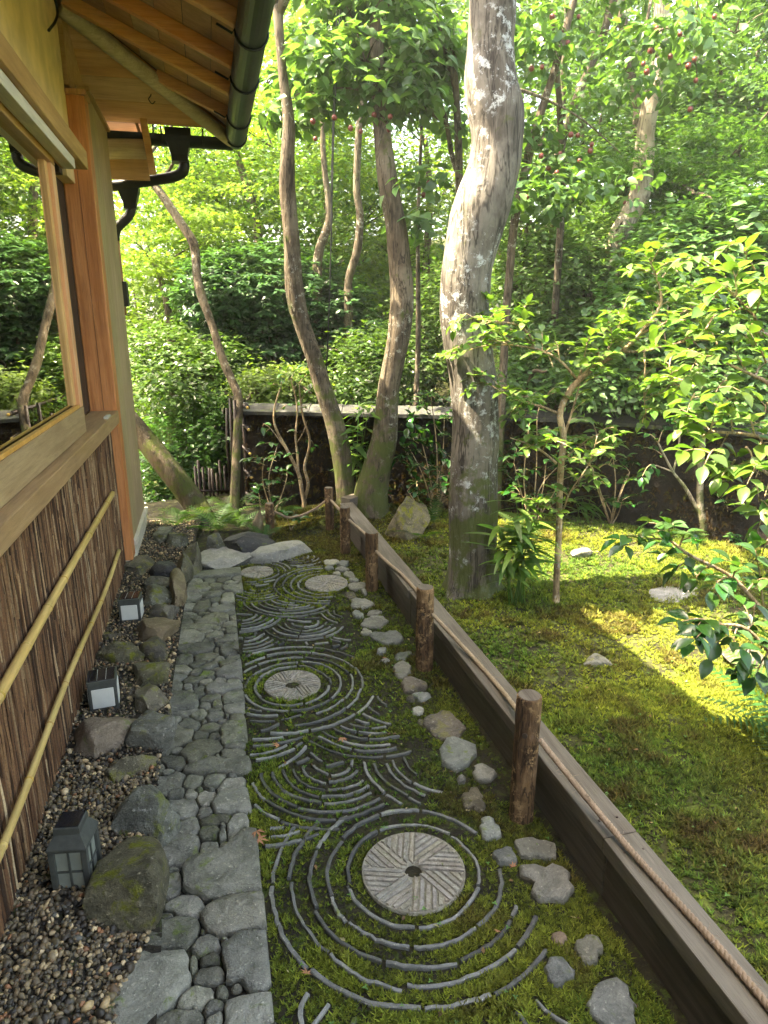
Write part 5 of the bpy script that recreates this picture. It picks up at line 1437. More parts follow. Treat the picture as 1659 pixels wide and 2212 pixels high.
shrub('slope_shrub', 'shaded shrub high on the slope behind the pale trunk', [(1380, 380, 7.4, 120, 110, .8, 460), (1520, 300, 7.8, 150, 130, .8, 520), (1600, 120, 7.6, 110, 150, .8, 420), (1300, 250, 8.0, 130, 120, .8, 420)], (.08, .17, .06), 'far', .08, MAT['leaf_cam'], .12, 10, 'shrubs on the slope', 68, warm=.15)
shrub('slope_shrub', 'low shrub along the wall top at the right', [(1330, 830, 5.3, 130, 55, .4, 300), (1540, 830, 4.9, 130, 60, .4, 300), (1120, 830, 5.7, 80, 45, .35, 170)], (.085, .18, .06), 'far', .07, MAT['leaf_cam'], .1, 9, 'shrubs on the slope', 69)
shrub('slope_shrub', 'thicket beyond the frame on the right that the window mirrors', [(2050, 600, 5.5, 260, 330, 1.2, 900), (2300, 200, 6.5, 350, 330, 1.5, 700)], (.045, .11, .03), 'far', .09, MAT['leaf_cam'], .14, 10, 'shrubs on the slope', 70)

# ---- camellias with red fruit
def fruit_tree(name, label, stems, ells, fruits, base, size, seed, D, leafmat):
    rg_ = np.random.default_rng(seed); b = PH(*stems[0][0][0])
    t = thing(name, (b[0], b[1], float(ground_h(b[0], b[1]))), label, 'tree', 'camellias bearing red fruit')
    for pts, r0, r1 in stems:
        limb(t, [PH(*p) for p in pts], r0, r1, MAT['bark_mid'], 'stem', 26, 8)
    g = PH(*stems[0][0][0]); gz0 = float(ground_h(g[0], g[1]))
    limb(t, [(g[0], g[1], gz0 - .1), (g[0], g[1], (gz0 + g[2]) / 2), g], stems[0][1] * 1.1, stems[0][1], MAT['bark_mid'], 'trunk', 10, 9)
    parts = []
    for x, y, D_, rx, rz, dy, n in ells:
        c = PH(x, y, D_); dep = (c - EY) @ FW
        k = max(1, int(n / 19))
        for i_ in range(k):                              # layered sprays, with air between
            o = rg_.normal(0, 1, 3); o /= np.linalg.norm(o); o *= rg_.random() ** .4
            cc = c + o * np.array([rx / F0 * dep, dy, rz / F0 * dep]) * 1.15
            parts.append(crown(rg_, cc, (.24, .22, .075), 11, 6, size, 'broad', base, .07, .0, .6, .4, .3, .12))
            if i_ % 2 == 0: limb(t, [c + (0, 0, -.04), (c + cc) / 2 + (0, 0, .03), cc], .007, .003, MAT['bark_mid'], 'twig', 8, 5)
    mk_crown(t, parts, leafmat)
    fv, ff = ico(3); fm = make_mesh('fruit', fv * np.array([1, 1, 1.1]) * (1 + .05 * fbm(fv * 2, 2))[:, None], ff, MAT['fruit'], True)
    for x, y, D_ in fruits:
        o = put('fruit', fm, t, PH(x, y, D_) - WL[t.name]); s_ = rg_.uniform(.014, .019); o.scale = (s_, s_, s_)
CAM = (.095, .195, .07)
fruit_tree('fruiting_camellia', 'glossy camellia hung with red fruit, crown before the two leaning trunks',
    [([(993, 430, 5.75), (990, 300, 5.70), (985, 200, 5.65), (975, 60, 5.55)], .032, .02), ([(990, 380, 5.75), (975, 330, 5.75), (955, 235, 5.65), (900, 170, 5.55)], .022, .012),
     ([(962, 265, 5.65), (900, 225, 5.45), (830, 205, 5.35), (790, 160, 5.35)], .016, .007), ([(985, 200, 5.65), (960, 100, 5.55), (930, -20, 5.55)], .018, .01), ([(830, 205, 5.35), (740, 190, 5.25), (660, 200, 5.25)], .008, .004)],
    [(790, 120, 5.35, 200, 110, .5, 330), (680, 190, 5.70, 120, 70, .35, 130), (640, 90, 6.00, 80, 80, .4, 90), (800, -20, 5.55, 220, 60, .5, 200), (860, 200, 5.35, 110, 50, .35, 120), (900, 60, 5.65, 110, 90, .4, 170), (720, 40, 6.10, 120, 60, .4, 130), (960, 150, 5.75, 60, 100, .3, 100), (930, 390, 5.35, 22, 20, .1, 10), (905, 470, 5.45, 25, 25, .1, 12), (1000, 60, 5.95, 60, 60, .3, 60)],
    [(681, 300, 5.05), (722, 254, 5.05), (757, 277, 5.05), (779, 284, 5.05), (843, 252, 5.05), (808, 248, 5.15), (840, 280, 5.15), (676, 262, 5.15), (926, 396, 5.25), (915, 421, 5.35), (881, 466, 5.45), (907, 476, 5.35)],
    CAM, .108, 71, 4.6, MAT['leaf_cam'])
fruit_tree('fruiting_camellia', 'camellia with drooping fruit-laden sprays high right of the big trunk',
    [([(1215, 430, 5.9), (1212, 300, 5.8), (1205, 180, 5.7), (1190, 20, 5.6)], .03, .016), ([(1122, 194, 4.9), (1180, 215, 5.0), (1260, 260, 5.1), (1340, 330, 5.2)], .012, .004), ([(1410, -20, 5.5), (1395, 80, 5.4), (1440, 60, 5.3), (1480, 80, 5.2)], .012, .004)],
    [(1180, 90, 5.4, 90, 110, .4, 150), (1170, 300, 5.2, 70, 60, .3, 90), (1240, 360, 5.3, 80, 50, .3, 90), (1420, 110, 5.2, 70, 80, .3, 90), (1500, 120, 5.6, 80, 100, .4, 120), (1240, 420, 5.0, 90, 40, .3, 80), (1150, 420, 5.0, 50, 30, .2, 40), (1300, 60, 6.0, 90, 90, .4, 110), (1590, 60, 6.2, 90, 90, .4, 110), (1280, 210, 6.4, 80, 50, .3, 70)],
    [(1171, 145, 5.0), (1148, 148, 5.1), (1193, 36, 5.2), (1250, 36, 5.3), (1226, 93, 5.3), (1418, 62, 5.0), (1405, 110, 5.0), (1469, 74, 5.0), (1544, 36, 5.1), (1504, 42, 5.1), (1513, 38, 5.2), (1390, 138, 5.0), (1397, 155, 5.0), (1448, 122, 5.1), (1501, 128, 5.1), (1487, 143, 5.1), (1503, 174, 5.1), (1491, 236, 5.1), (1210, 332, 5.1), (1252, 347, 5.0), (1233, 291, 5.1), (1248, 292, 5.1), (1278, 312, 5.1), (1275, 326, 5.1), (1169, 337, 5.1), (1203, 373, 5.0), (1185, 363, 5.0), (1347, 436, 5.2), (1139, 426, 4.8)],
    (.07, .155, .05), .085, 72, 5.3, MAT['leaf_cam'])

# ---- far woodland: one mass
rg = np.random.default_rng(77); parts = []
for k in range(62):
    x = rg.uniform(-300, 2100); y = rg.uniform(-250, 640); D = rg.uniform(12, 19)
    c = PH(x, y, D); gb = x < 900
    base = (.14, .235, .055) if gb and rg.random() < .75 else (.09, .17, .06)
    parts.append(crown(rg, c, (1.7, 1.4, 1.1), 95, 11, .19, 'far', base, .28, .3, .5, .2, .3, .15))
for k in range(22):
    x = rg.uniform(-300, 900); y = rg.uniform(560, 960); D = rg.uniform(9, 14)
    c = PH(x, y, D); parts.append(crown(rg, c, (1.1, 1.0, .8), 85, 11, .14, 'far', (.11, .19, .045), .22, .3, .5, .2, .3, .15))
for k in range(26):
    x = rg.uniform(420, 1100); y = rg.uniform(330, 720); D = rg.uniform(10.5, 15)
    c = PH(x, y, D); parts.append(crown(rg, c, (1.1, .9, .8), 85, 11, .13, 'far', (.13, .21, .045) if rg.random() < .6 else (.07, .14, .04), .22, .3, .5, .2, .3, .15))
for k in range(16):
    x = rg.uniform(250, 900); y = rg.uniform(150, 600); D = rg.uniform(8.5, 11)
    c = PH(x, y, D); parts.append(crown(rg, c, (.8, .7, .5), 60, 11, .085, 'far', (.07, .15, .04), .2, .2, .5, .2, .3, .15))
for k in range(16):
    x = rg.uniform(1000, 2200); y = rg.uniform(-200, 450); D = rg.uniform(8.5, 11)
    c = PH(x, y, D); parts.append(crown(rg, c, (1.2, 1.0, .9), 85, 11, .12, 'far', (.08, .16, .055), .22, .3, .5, .2, .3, .15))
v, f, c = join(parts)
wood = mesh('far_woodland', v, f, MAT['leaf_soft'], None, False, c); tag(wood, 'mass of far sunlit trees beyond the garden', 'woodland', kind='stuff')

# ================================================================== NEAR PLANTS: every leaf an object
def leaf_mesh(name, mat, kind, seed):
    rg_ = np.random.default_rng(seed)
    if kind == 'lance':
        y = np.linspace(0, 1, 7); w = .085 * np.sin(np.pi * y ** .75) ** .8 * (1 - .1 * y); z = .05 * y - rg_.uniform(.18, .34) * y * y; fold = .02
    else:
        y = np.linspace(0, 1, 6); w = np.array([.015, .20, .29, .265, .15, 0.0]) * rg_.uniform(.9, 1.1); z = .10 * y - rg_.uniform(.16, .32) * y * y; fold = rg_.uniform(.05, .10)
    v = []
    for a, b, c in zip(y, w, z): v += [(-b, a, c + fold * b / .2), (0, a, c), (b, a, c + fold * b / .2)]
    f = []
    for i in range(len(y) - 1):
        for s in (0, 1):
            k = i * 3 + s; f.append((k, k + 1, k + 4, k + 3))
    return make_mesh(name, np.array(v), f, mat, True)
LM = {'young': [leaf_mesh('leaf', MAT['leaf_obj'], 'broad', k) for k in range(4)], 'glossy': [leaf_mesh('leaf', MAT['leaf_obj2'], 'broad', 10 + k) for k in range(4)], 'bamboo': [leaf_mesh('leaf', MAT['leaf_bam'], 'lance', 20 + k) for k in range(4)]}
lr = np.random.default_rng(90)
LEAFQ = {}
def put_leaf(parent, kind, pos, d, n, size):
    LEAFQ.setdefault(parent.name, (parent, []))[1].append((kind, np.array(pos, float), np.array(d, float), np.array(n, float), float(size)))
LCOL = {'young': (.10, .19, .045), 'glossy': (.04, .105, .028), 'bamboo': (.085, .17, .035)}
def finish_leaves(limit=300):
    for parent, q in LEAFQ.values():
        # leaves in the frame first, then by apparent size
        def key(e):
            w = e[1] - EY; z_ = w @ FW; inside = abs(w @ RT / z_) < .58 and abs(w @ UP / z_) < .77
            return (0 if inside else 1, -e[4] / np.linalg.norm(w))
        q.sort(key=key)
        for kind, pos, d, n, size in q[:limit]:
            o = bpy.data.objects.new('leaf', LM[kind][lr.integers(4)]); COL.objects.link(o); o.parent = parent
            Rm = orient(np.array([d]), np.array([n]))[0]; M4 = Matrix.Identity(4)
            for i in range(3):
                for j in range(3): M4[i][j] = float(Rm[i, j] * size)
                M4[i][3] = float(pos[i] - WL[parent.name][i])
            o.matrix_local = M4
        rest = q[limit:]
        if rest:
            parts = []
            for kd in set(e[0] for e in rest):
                e_ = [e for e in rest if e[0] == kd]
                parts.append(leaves('lance' if kd == 'bamboo' else 'broad', np.array([e[1] for e in e_]), np.array([e[2] for e in e_]), np.array([e[3] for e in e_]), np.array([e[4] for e in e_]), hue(lr, len(e_), LCOL[kd], .3, .1)))
            mk_crown(parent, parts, MAT['leaf_cam'], 'foliage')
def spray(parent, pts, kind, size, step, r0=.004, r1=.0015, mat=None, start=.15, droop=.25, bname='twig', side=0):
    """a twig with leaves set alternately, close together towards the tip"""
    c = spline(pts, 30); L = np.r_[0, np.linalg.norm(np.diff(c, axis=0), axis=1).cumsum()]
    limb(parent, c[::3], r0, r1, mat or MAT['twig'], bname, 12, 6)
    q = L[-1] * start; k = 0
    while q <= L[-1] + 1e-6:
        i = min(len(c) - 2, int(np.searchsorted(L, q))); p = c[i]; t = c[i + 1] - c[max(0, i - 1)]; t /= np.linalg.norm(t) + 1e-9
        s = np.cross(t, (0, 0, 1)); s /= np.linalg.norm(s) + 1e-9
        sg = 1 if k % 2 else -1
        d = t * lr.uniform(.25, .8) + s * sg * lr.uniform(.6, 1.0) + np.array([0, 0, lr.normal(.05, .22) - droop * .4])
        n = np.array([0, 0, 1.0]) + s * sg * .25 + lr.normal(0, .28, 3)
        put_leaf(parent, kind, p, d, n, size * lr.uniform(.72, 1.15)); k += 1; q += step * lr.uniform(.7, 1.3)
    put_leaf(parent, kind, c[-1], c[-1] - c[-4] + lr.normal(0, .004, 3), (0, 0, 1), size)
    if side:
        for k in range(side):
            i = int(lr.uniform(.25, .85) * 29); d = c[-1] - c[0]; L_ = max(.07, np.linalg.norm(d) * .6); d = d / (np.linalg.norm(d) + 1e-9) + lr.normal(0, .75, 3); d[2] *= .6; d /= np.linalg.norm(d)
            spray(parent, [c[i], c[i] + d * L_ * .5 + (0, 0, .01), c[i] + d * L_], kind, size * .95, step, .0025, .0012, mat, .3, droop, bname, 0)

# ---- small camellia in the moss, lit from behind
sc_ = thing('young_camellia', PZ(1203, 1290, .05), 'slim young camellia with bright backlit leaves in the moss lawn', 'tree')
DC = hd(PZ(1203, 1290, .06))
G3 = lambda x, y, o=0.0: PH(864 + x * .479, 486 + y * .479, DC + o)
main = spline([G3(703, 1720), G3(706, 1600), G3(716, 1400), G3(720, 1200), G3(727, 1080), G3(737, 950), G3(722, 850), G3(768, 745), G3(850, 662), G3(905, 622), G3(1000, 570), G3(1090, 480, -.05), G3(1175, 360, -.1), G3(1165, 260, -.1), G3(1135, 180, -.12)], 70)
rad = np.interp(np.linspace(0, 1, 70), [0, .1, .5, .62, .75, 1], [.020, .0175, .0165, .013, .009, .003])
v, f = tube(main, rad, 12, True, lambda v, d: .10 * fbm(v * 20, 3)); mesh('trunk', v, f, MAT['twig'], sc_, True)
def br(pts, r0, r1, nm='branch'): limb(sc_, [G3(*p) for p in pts], r0, r1, MAT['twig'], nm, 16, 7)
BRS = [[(720, 852), (640, 820), (560, 800), (470, 760), (430, 735, -.1)], [(800, 700), (720, 610), (620, 560), (500, 540), (430, 520, -.05)], [(706, 1075), (640, 1020), (570, 985), (498, 960, -.05)], [(745, 940), (770, 860), (800, 760), (830, 600)],
       [(1000, 570), (1090, 570, -.1), (1200, 545, -.15), (1310, 522, -.2), (1420, 520, -.25)], [(905, 622), (960, 520, .1), (1000, 420, .1), (1010, 380, .1)], [(1085, 490), (1200, 440, -.1), (1300, 380, -.15), (1420, 330, -.2)], [(640, 580), (560, 470, .1), (480, 440, .1), (380, 440, .1), (300, 400, .05)], [(735, 1290), (770, 1200, -.1), (850, 1080, -.1), (890, 950, -.1)], [(740, 1060), (790, 1010, .1), (860, 960, .1)], [(720, 1300), (680, 1270), (630, 1240)], [(1100, 560, -.1), (1105, 650, -.15), (1100, 760, -.15), (1110, 850, -.15)], [(1230, 560, -.15), (1215, 650, -.2), (1240, 720, -.2)]]
for k, b_ in enumerate(BRS): br(b_, .0075 if k < 8 else .005, .0025)
SPR = [(430, 735, 330, 720), (470, 760, 350, 650), (540, 795, 420, 690), (500, 540, 240, 590), (430, 520, 210, 590), (620, 560, 480, 470), (480, 440, 340, 470), (300, 400, 250, 470), (380, 440, 330, 390), (560, 470, 560, 360), (560, 800, 480, 880), (600, 805, 560, 870), (640, 820, 700, 730), (690, 640, 640, 560), (720, 610, 700, 520), (640, 580, 640, 480), (830, 600, 860, 500), (800, 700, 840, 620), (850, 660, 930, 660), (905, 622, 880, 540), (960, 520, 930, 440), (1000, 420, 930, 400), (1010, 380, 1040, 320), (1000, 570, 1060, 520), (1090, 570, 1060, 500), (1200, 545, 1180, 460), (1310, 522, 1270, 430), (1310, 522, 1360, 590), (1175, 360, 1250, 380), (1175, 360, 1100, 300), (1165, 260, 1080, 200), (1165, 260, 1240, 200), (1135, 180, 1060, 130), (1135, 180, 1180, 100), (1135, 180, 1110, 110), (1200, 440, 1210, 350), (1300, 380, 1350, 450), (1300, 380, 1290, 290), (1420, 330, 1480, 260), (1110, 850, 1090, 900), (1105, 650, 1060, 720), (1100, 760, 1160, 800), (1215, 650, 1270, 690), (1240, 720, 1290, 780), (1240, 720, 1180, 770), (640, 1020, 690, 960), (570, 985, 600, 930), (850, 1080, 800, 1060), (850, 1080, 930, 1030), (890, 950, 960, 920), (890, 950, 850, 880), (860, 960, 960, 960), (850, 1080, 880, 1150), (770, 1200, 840, 1180), (890, 1100, 960, 1090), (930, 1000, 970, 990), (500, 1060 - 500, 420, 470)]
for x0, y0, x1, y1 in SPR:
    o0 = lr.normal(0, .06); o1 = o0 + lr.normal(0, .10)
    a, b_ = G3(x0, y0, o0 * .3), G3(x1, y1, o1); spray(sc_, [a, (a + b_) / 2 + (0, 0, .02), b_], 'young', .066, .024, side=1)

for b_ in BRS:
    pl = spline([G3(*q_) for q_ in b_], 20)
    for i_ in range(7):
        k = int(lr.uniform(.3, 1) * 19); d = lr.normal(0, 1, 3); d[2] = abs(d[2]) * .5; d /= np.linalg.norm(d); L_ = lr.uniform(.08, .16)
        spray(sc_, [pl[k], pl[k] + d * L_ * .5 + (0, 0, .01), pl[k] + d * L_], 'young', .066, .022, .0025, .0012, side=0)
for i_ in range(26):
    k = int(lr.uniform(.62, 1) * 69); d = lr.normal(0, 1, 3); d[2] = abs(d[2]) * .5; d /= np.linalg.norm(d); L_ = lr.uniform(.1, .2)
    spray(sc_, [main[k], main[k] + d * L_ * .5 + (0, 0, .015), main[k] + d * L_], 'young', .066, .022, .003, .0012, side=0)

# ---- large camellia standing just outside the frame at right, its branches reaching in
nc = thing('near_camellia', (2.75, 1.9, 0), 'nearest camellia reaching in with large leaves from the right edge', 'tree')
limb(nc, [(2.75, 1.9, -.1), (2.72, 1.95, .5), (2.66, 2.0, 1.1), (2.55, 2.1, 1.7), (2.5, 2.2, 2.3)], .035, .012, MAT['twig'], 'trunk', 24, 10)
N3 = lambda x, y, D: PH(864 + x * .479, 486 + y * .479, D)
NB = [[(2.62, 2.05, 1.35), N3(1760, 760, 2.5), N3(1640, 700, 2.5), N3(1470, 622, 2.5)], [(2.58, 2.08, 1.6), N3(1700, 500, 2.5), N3(1590, 400, 2.5), N3(1500, 310, 2.5)],
      [(2.70, 1.97, .55), N3(1800, 1850, 2.2), N3(1640, 1740, 2.2), N3(1500, 1590, 2.2), N3(1310, 1490, 2.2), N3(1215, 1420, 2.2)], [(2.72, 1.95, .45), N3(1820, 2050, 2.0), N3(1700, 1960, 2.0), N3(1560, 1820, 2.0), N3(1430, 1800, 2.0)], [(2.68, 2.0, .9), N3(1800, 1010, 2.4), N3(1600, 950, 2.4), N3(1400, 930, 2.4)], [(2.69, 1.98, .8), N3(1850, 1250, 2.3), N3(1700, 1150, 2.3), N3(1600, 1080, 2.3)]]
for b_ in NB: limb(nc, b_, .011, .004, MAT['twig'], 'branch', 20, 8)
NS = [(1470, 622, 1330, 600, 2.5), (1560, 660, 1480, 560, 2.5), (1600, 690, 1640, 610, 2.5), (1500, 310, 1390, 260, 2.5), (1520, 330, 1500, 200, 2.5), (1560, 380, 1480, 420, 2.5), (1600, 410, 1640, 320, 2.5), (1590, 400, 1560, 270, 2.55), (1400, 930, 1280, 860, 2.4), (1400, 930, 1340, 1010, 2.4), (1480, 940, 1430, 1060, 2.4), (1500, 940, 1480, 850, 2.4), (1600, 950, 1560, 860, 2.4), (1600, 950, 1640, 1010, 2.35), (1600, 1080, 1500, 1100, 2.3), (1620, 1090, 1560, 1180, 2.3), (1400, 930, 1420, 860, 2.4), (1680, 1130, 1640, 1240, 2.3), (1560, 470, 1620, 520, 2.5), (1600, 560, 1530, 500, 2.55), (1430, 540, 1380, 470, 2.6), (1640, 860, 1660, 800, 2.4), (1620, 1020, 1650, 900, 2.4),
      (1560, 130, 1480, 90, 2.7), (1600, 200, 1540, 160, 2.7), (1480, 250, 1360, 190, 2.7), (1430, 200, 1290, 150, 2.75), (1440, 330, 1300, 290, 2.75), (1380, 380, 1270, 420, 2.75)]
NS += [(1340, 600, 1260, 560, 2.6), (1290, 430, 1200, 470, 2.7), (1360, 590, 1300, 680, 2.55), (1300, 680, 1240, 760, 2.6), (1330, 760, 1290, 860, 2.6), (1480, 700, 1420, 760, 2.5), (1530, 740, 1500, 820, 2.5), (1650, 620, 1600, 560, 2.4), (1640, 480, 1580, 450, 2.4), (1380, 470, 1440, 400, 2.6), (1280, 520, 1340, 480, 2.7), (1600, 330, 1650, 260, 2.5), (1510, 1060, 1470, 1160, 2.35), (1600, 1160, 1620, 1260, 2.3), (1650, 1300, 1610, 1380, 2.2), (1420, 1010, 1370, 1090, 2.4), (1560, 1000, 1600, 1100, 2.3), (1660, 1420, 1630, 1500, 2.2), (1340, 860, 1260, 930, 2.45), (1450, 870, 1400, 800, 2.45)]
for x0, y0, x1, y1, D in NS:
    a, b_ = N3(x0, y0, D), N3(x1, y1, D + lr.normal(0, .08)); spray(nc, [a, (a + b_) / 2 + (0, 0, .015), b_], 'young', .076, .028, side=1)
ND = [(1215, 1420, 1160, 1380, 2.2), (1215, 1420, 1210, 1350, 2.2), (1260, 1450, 1300, 1380, 2.2), (1215, 1420, 1010, 1450, 2.2), (1310, 1490, 1180, 1490, 2.2), (1310, 1490, 1270, 1560, 2.2), (1400, 1540, 1330, 1600, 2.2), (1480, 1590, 1400, 1650, 2.2), (1500, 1590, 1530, 1540, 2.2), (1560, 1660, 1640, 1590, 2.2), (1600, 1700, 1590, 1800, 2.2), (1640, 1740, 1600, 1450, 2.25),
      (1430, 1800, 1260, 1790, 2.0), (1430, 1800, 1330, 1870, 2.0), (1480, 1810, 1400, 1960, 2.0), (1520, 1815, 1500, 1900, 2.0), (1560, 1830, 1620, 1800, 2.0), (1600, 1880, 1540, 1960, 2.0), (1660, 1930, 1600, 2040, 2.0), (1680, 1950, 1680, 1870, 2.0)]
for x0, y0, x1, y1, D in ND:
    a, b_ = N3(x0, y0, D), N3(x1, y1, D + lr.normal(0, .05)); spray(nc, [a, (a + b_) / 2 + (0, 0, .015), b_], 'glossy', .072, .028, side=1)

# ---- multi-stemmed shrub by the wall at right
ms_ = thing('pale_stemmed_camellia', PZ(1520, 1155), 'multi-stemmed camellia with pale trunk against the wall at right', 'shrub')
DM = hd(PZ(1520, 1158)) - .1
M3_ = lambda x, y, o=0.0: PH(864 + x * .479, 486 + y * .479, DM + o)
for pts, r0, r1 in [([(1372, 1425), (1365, 1330), (1352, 1250), (1358, 1050), (1380, 860), (1430, 760), (1480, 660)], .032, .012), ([(1350, 1300), (1290, 1190), (1230, 1110), (1165, 985)], .015, .006), ([(1372, 1320), (1402, 1200), (1408, 1090), (1420, 950)], .018, .01), ([(1232, 1112), (1255, 1020), (1262, 930)], .009, .005), ([(1235, 1115), (1170, 1090), (1130, 1080)], .006, .003), ([(1380, 860), (1380, 740), (1370, 640)], .014, .008)]:
    limb(ms_, [M3_(*p) for p in pts], r0, r1, MAT['bark_pale'], 'stem', 22, 9)
for x0, y0, x1, y1 in [(1130, 1080, 1090, 1140), (1130, 1080, 1170, 1130), (1165, 985, 1110, 940), (1165, 985, 1190, 920), (1262, 930, 1230, 880), (1420, 950, 1470, 900), (1140, 1085, 1110, 1160), (1480, 660, 1520, 600), (1370, 640, 1330, 580), (1370, 640, 1400, 570), (1200, 1050, 1090, 1000), (1430, 760, 1490, 790)]:
    a, b_ = M3_(x0, y0), M3_(x1, y1, lr.normal(0, .06)); spray(ms_, [a, (a + b_) / 2 + (0, 0, .02), b_], 'glossy', .07, .034)

# ---- bare-branched shrub before the wall
bs_ = thing('bare_shrub', PZ(655, 1105), 'sparse pale-branched shrub standing before the dark wall', 'shrub')
DB = hd(PZ(655, 1105))
B3 = lambda x, y, o=0.0: PH(270 + x * .358, 486 + y * .358, DB + o)
for pts, r0, r1 in [([(1072, 1745), (1082, 1680), (1068, 1610), (1048, 1500), (985, 1370), (930, 1270), (900, 1190), (905, 1090), (940, 980)], .022, .005), ([(1085, 1650), (1105, 1560), (1082, 1460), (1108, 1360), (1112, 1280), (1075, 1160), (1060, 1060), (1050, 960)], .015, .005), ([(1046, 1490), (1040, 1380), (1028, 1270), (1040, 1150), (1030, 1040), (1000, 930)], .011, .004), ([(985, 1370), (940, 1310), (880, 1230), (840, 1200)], .006, .003), ([(1108, 1350), (1125, 1300)], .005, .003), ([(1040, 1310), (1075, 1250), (1100, 1180)], .005, .003)]:
    limb(bs_, [B3(*p) for p in pts], r0, r1, MAT['twig'], 'stem', 24, 8)
for x0, y0, x1, y1 in [(840, 1200, 830, 1220), (880, 1230, 850, 1250), (1040, 1250, 1010, 1250), (1030, 1380, 1000, 1390), (1125, 1300, 1140, 1340), (1100, 1110, 1060, 1090), (940, 1110, 1000, 1080), (940, 980, 890, 960), (1000, 930, 960, 900), (1050, 960, 1100, 900), (1020, 990, 1060, 940), (940, 980, 960, 880), (1000, 930, 1040, 870), (1060, 1060, 1110, 1000)]:
    a, b_ = B3(x0, y0), B3(x1, y1, lr.normal(0, .05)); spray(bs_, [a, (a + b_) / 2 + (0, 0, .01), b_], 'glossy', .075, .05)

# ---- bamboo-grass clumps
def sasa(label, x, y, D, stems, n_leaf, size, spread_, hgt):
    b = PH(x, y, D); gz0 = float(ground_h(b[0], b[1])); t = thing('dwarf_bamboo', (b[0], b[1], gz0), label, 'bamboo', 'dwarf bamboo clumps')
    for k in range(stems):
        a = lr.uniform(0, 6.28); e = np.array([b[0] + math.cos(a) * spread_ * lr.uniform(.2, 1), b[1] + math.sin(a) * spread_ * lr.uniform(.2, 1), gz0 + hgt * lr.uniform(.55, 1.05)])
        s0 = np.array([b[0] + lr.normal(0, .03), b[1] + lr.normal(0, .03), gz0 - .03]); c = spline([s0, (s0 + e) / 2 + (0, 0, hgt * .1), e], 20)
        limb(t, c[::3], .004, .002, MAT['leaf_bam'], 'cane', 10, 6)
        for j in range(n_leaf):
            i = int(lr.uniform(.35, 1) * 19); a2 = lr.uniform(0, 6.28)
            put_leaf(t, 'bamboo', c[i], np.array([math.cos(a2), math.sin(a2), lr.uniform(-.35, .5)]), (lr.normal(0, .2), lr.normal(0, .2), 1), size * lr.uniform(.6, 1.15))
sasa('leafy dwarf bamboo at the foot of the big trunk', 1120, 1285, hd(PZ(1118, 1300)) - .10, 12, 13, .20, .17, .60)
sasa('tall dwarf bamboo rising between the two leaning trunks', 775, 1060, hd(PZ(775, 1085, .11)) - .02, 6, 11, .26, .18, .95)
sasa('low dark dwarf bamboo along the wall foot, left clump', 1265, 1120, hd(PZ(1265, 1140)) + .1, 7, 8, .17, .22, .22)
sasa('low dark dwarf bamboo along the wall foot, right clump', 1425, 1120, hd(PZ(1425, 1145)) + .05, 7, 8, .17, .2, .26)

def broad_plant(label, x, y, z, n, size, hgt, name='broadleaf_seedling'):
    b = PZ(x, y, z); t = thing(name, b, label, 'plant', 'broad-leaved seedlings')
    for k in range(max(2, n // 8)):
        e = b + (lr.normal(0, .05), lr.normal(0, .05), hgt * lr.uniform(.6, 1)); limb(t, [b - (0, 0, .02), (b + e) / 2, e], .004, .002, MAT['twig'], 'stem', 8, 6)
        for j in range(8):
            a2 = j * 2.4 + lr.normal(0, .3); put_leaf(t, 'glossy', e - (0, 0, hgt * .12 * (j // 4)), np.array([math.cos(a2), math.sin(a2), .15]), (0, -.2, 1), size * lr.uniform(.7, 1.1))
broad_plant('whorled broad-leaved seedling right of the mossy-footed trunk', 815, 1105, .02, 24, .10, .25)
broad_plant('pale broad leaves beside the short far rope post', 628, 1140, .03, 12, .08, .12)
broad_plant('dark seedling at the wall foot near the pale-stemmed camellia', 1570, 1170, .02, 16, .07, .08)
# broad leaves in front of the wall, left of the big trunk
wl = thing('wall_camellia', PZ(935, 1130), 'spreading dark camellia between the mossy boulder and the wall', 'shrub')
DW = hd(PZ(935, 1130)) + .1
for x0, y0, x1, y1 in [(940, 1130, 905, 930), (940, 1130, 960, 900), (935, 1100, 880, 960), (945, 1100, 985, 950), (950, 1090, 1080, 990), (945, 1080, 930, 850)]:
    a, b_ = PH(x0, y0, DW), PH(x1, y1, DW + lr.normal(0, .06)); limb(wl, [a, (a + b_) / 2 + (.02, 0, .02), b_], .007, .003, MAT['twig'], 'stem', 12, 7)
for x1, y1 in [(880, 940), (905, 930), (870, 990), (920, 880), (960, 890), (900, 970), (940, 920), (885, 1010), (970, 940), (930, 850), (905, 870), (1085, 985), (1090, 1020), (950, 970), (870, 960), (935, 1000), (890, 900), (915, 950), (950, 860), (970, 900), (900, 1000), (930, 960), (880, 975), (960, 990), (1100, 960), (1110, 1040), (925, 1030), (890, 930)]:
    b_ = PH(x1, y1, DW + lr.normal(0, .08)); a = b_ + (lr.normal(.05, .03), 0, -.07); spray(wl, [a, (a + b_) / 2, b_], 'glossy', .09, .03, side=1)

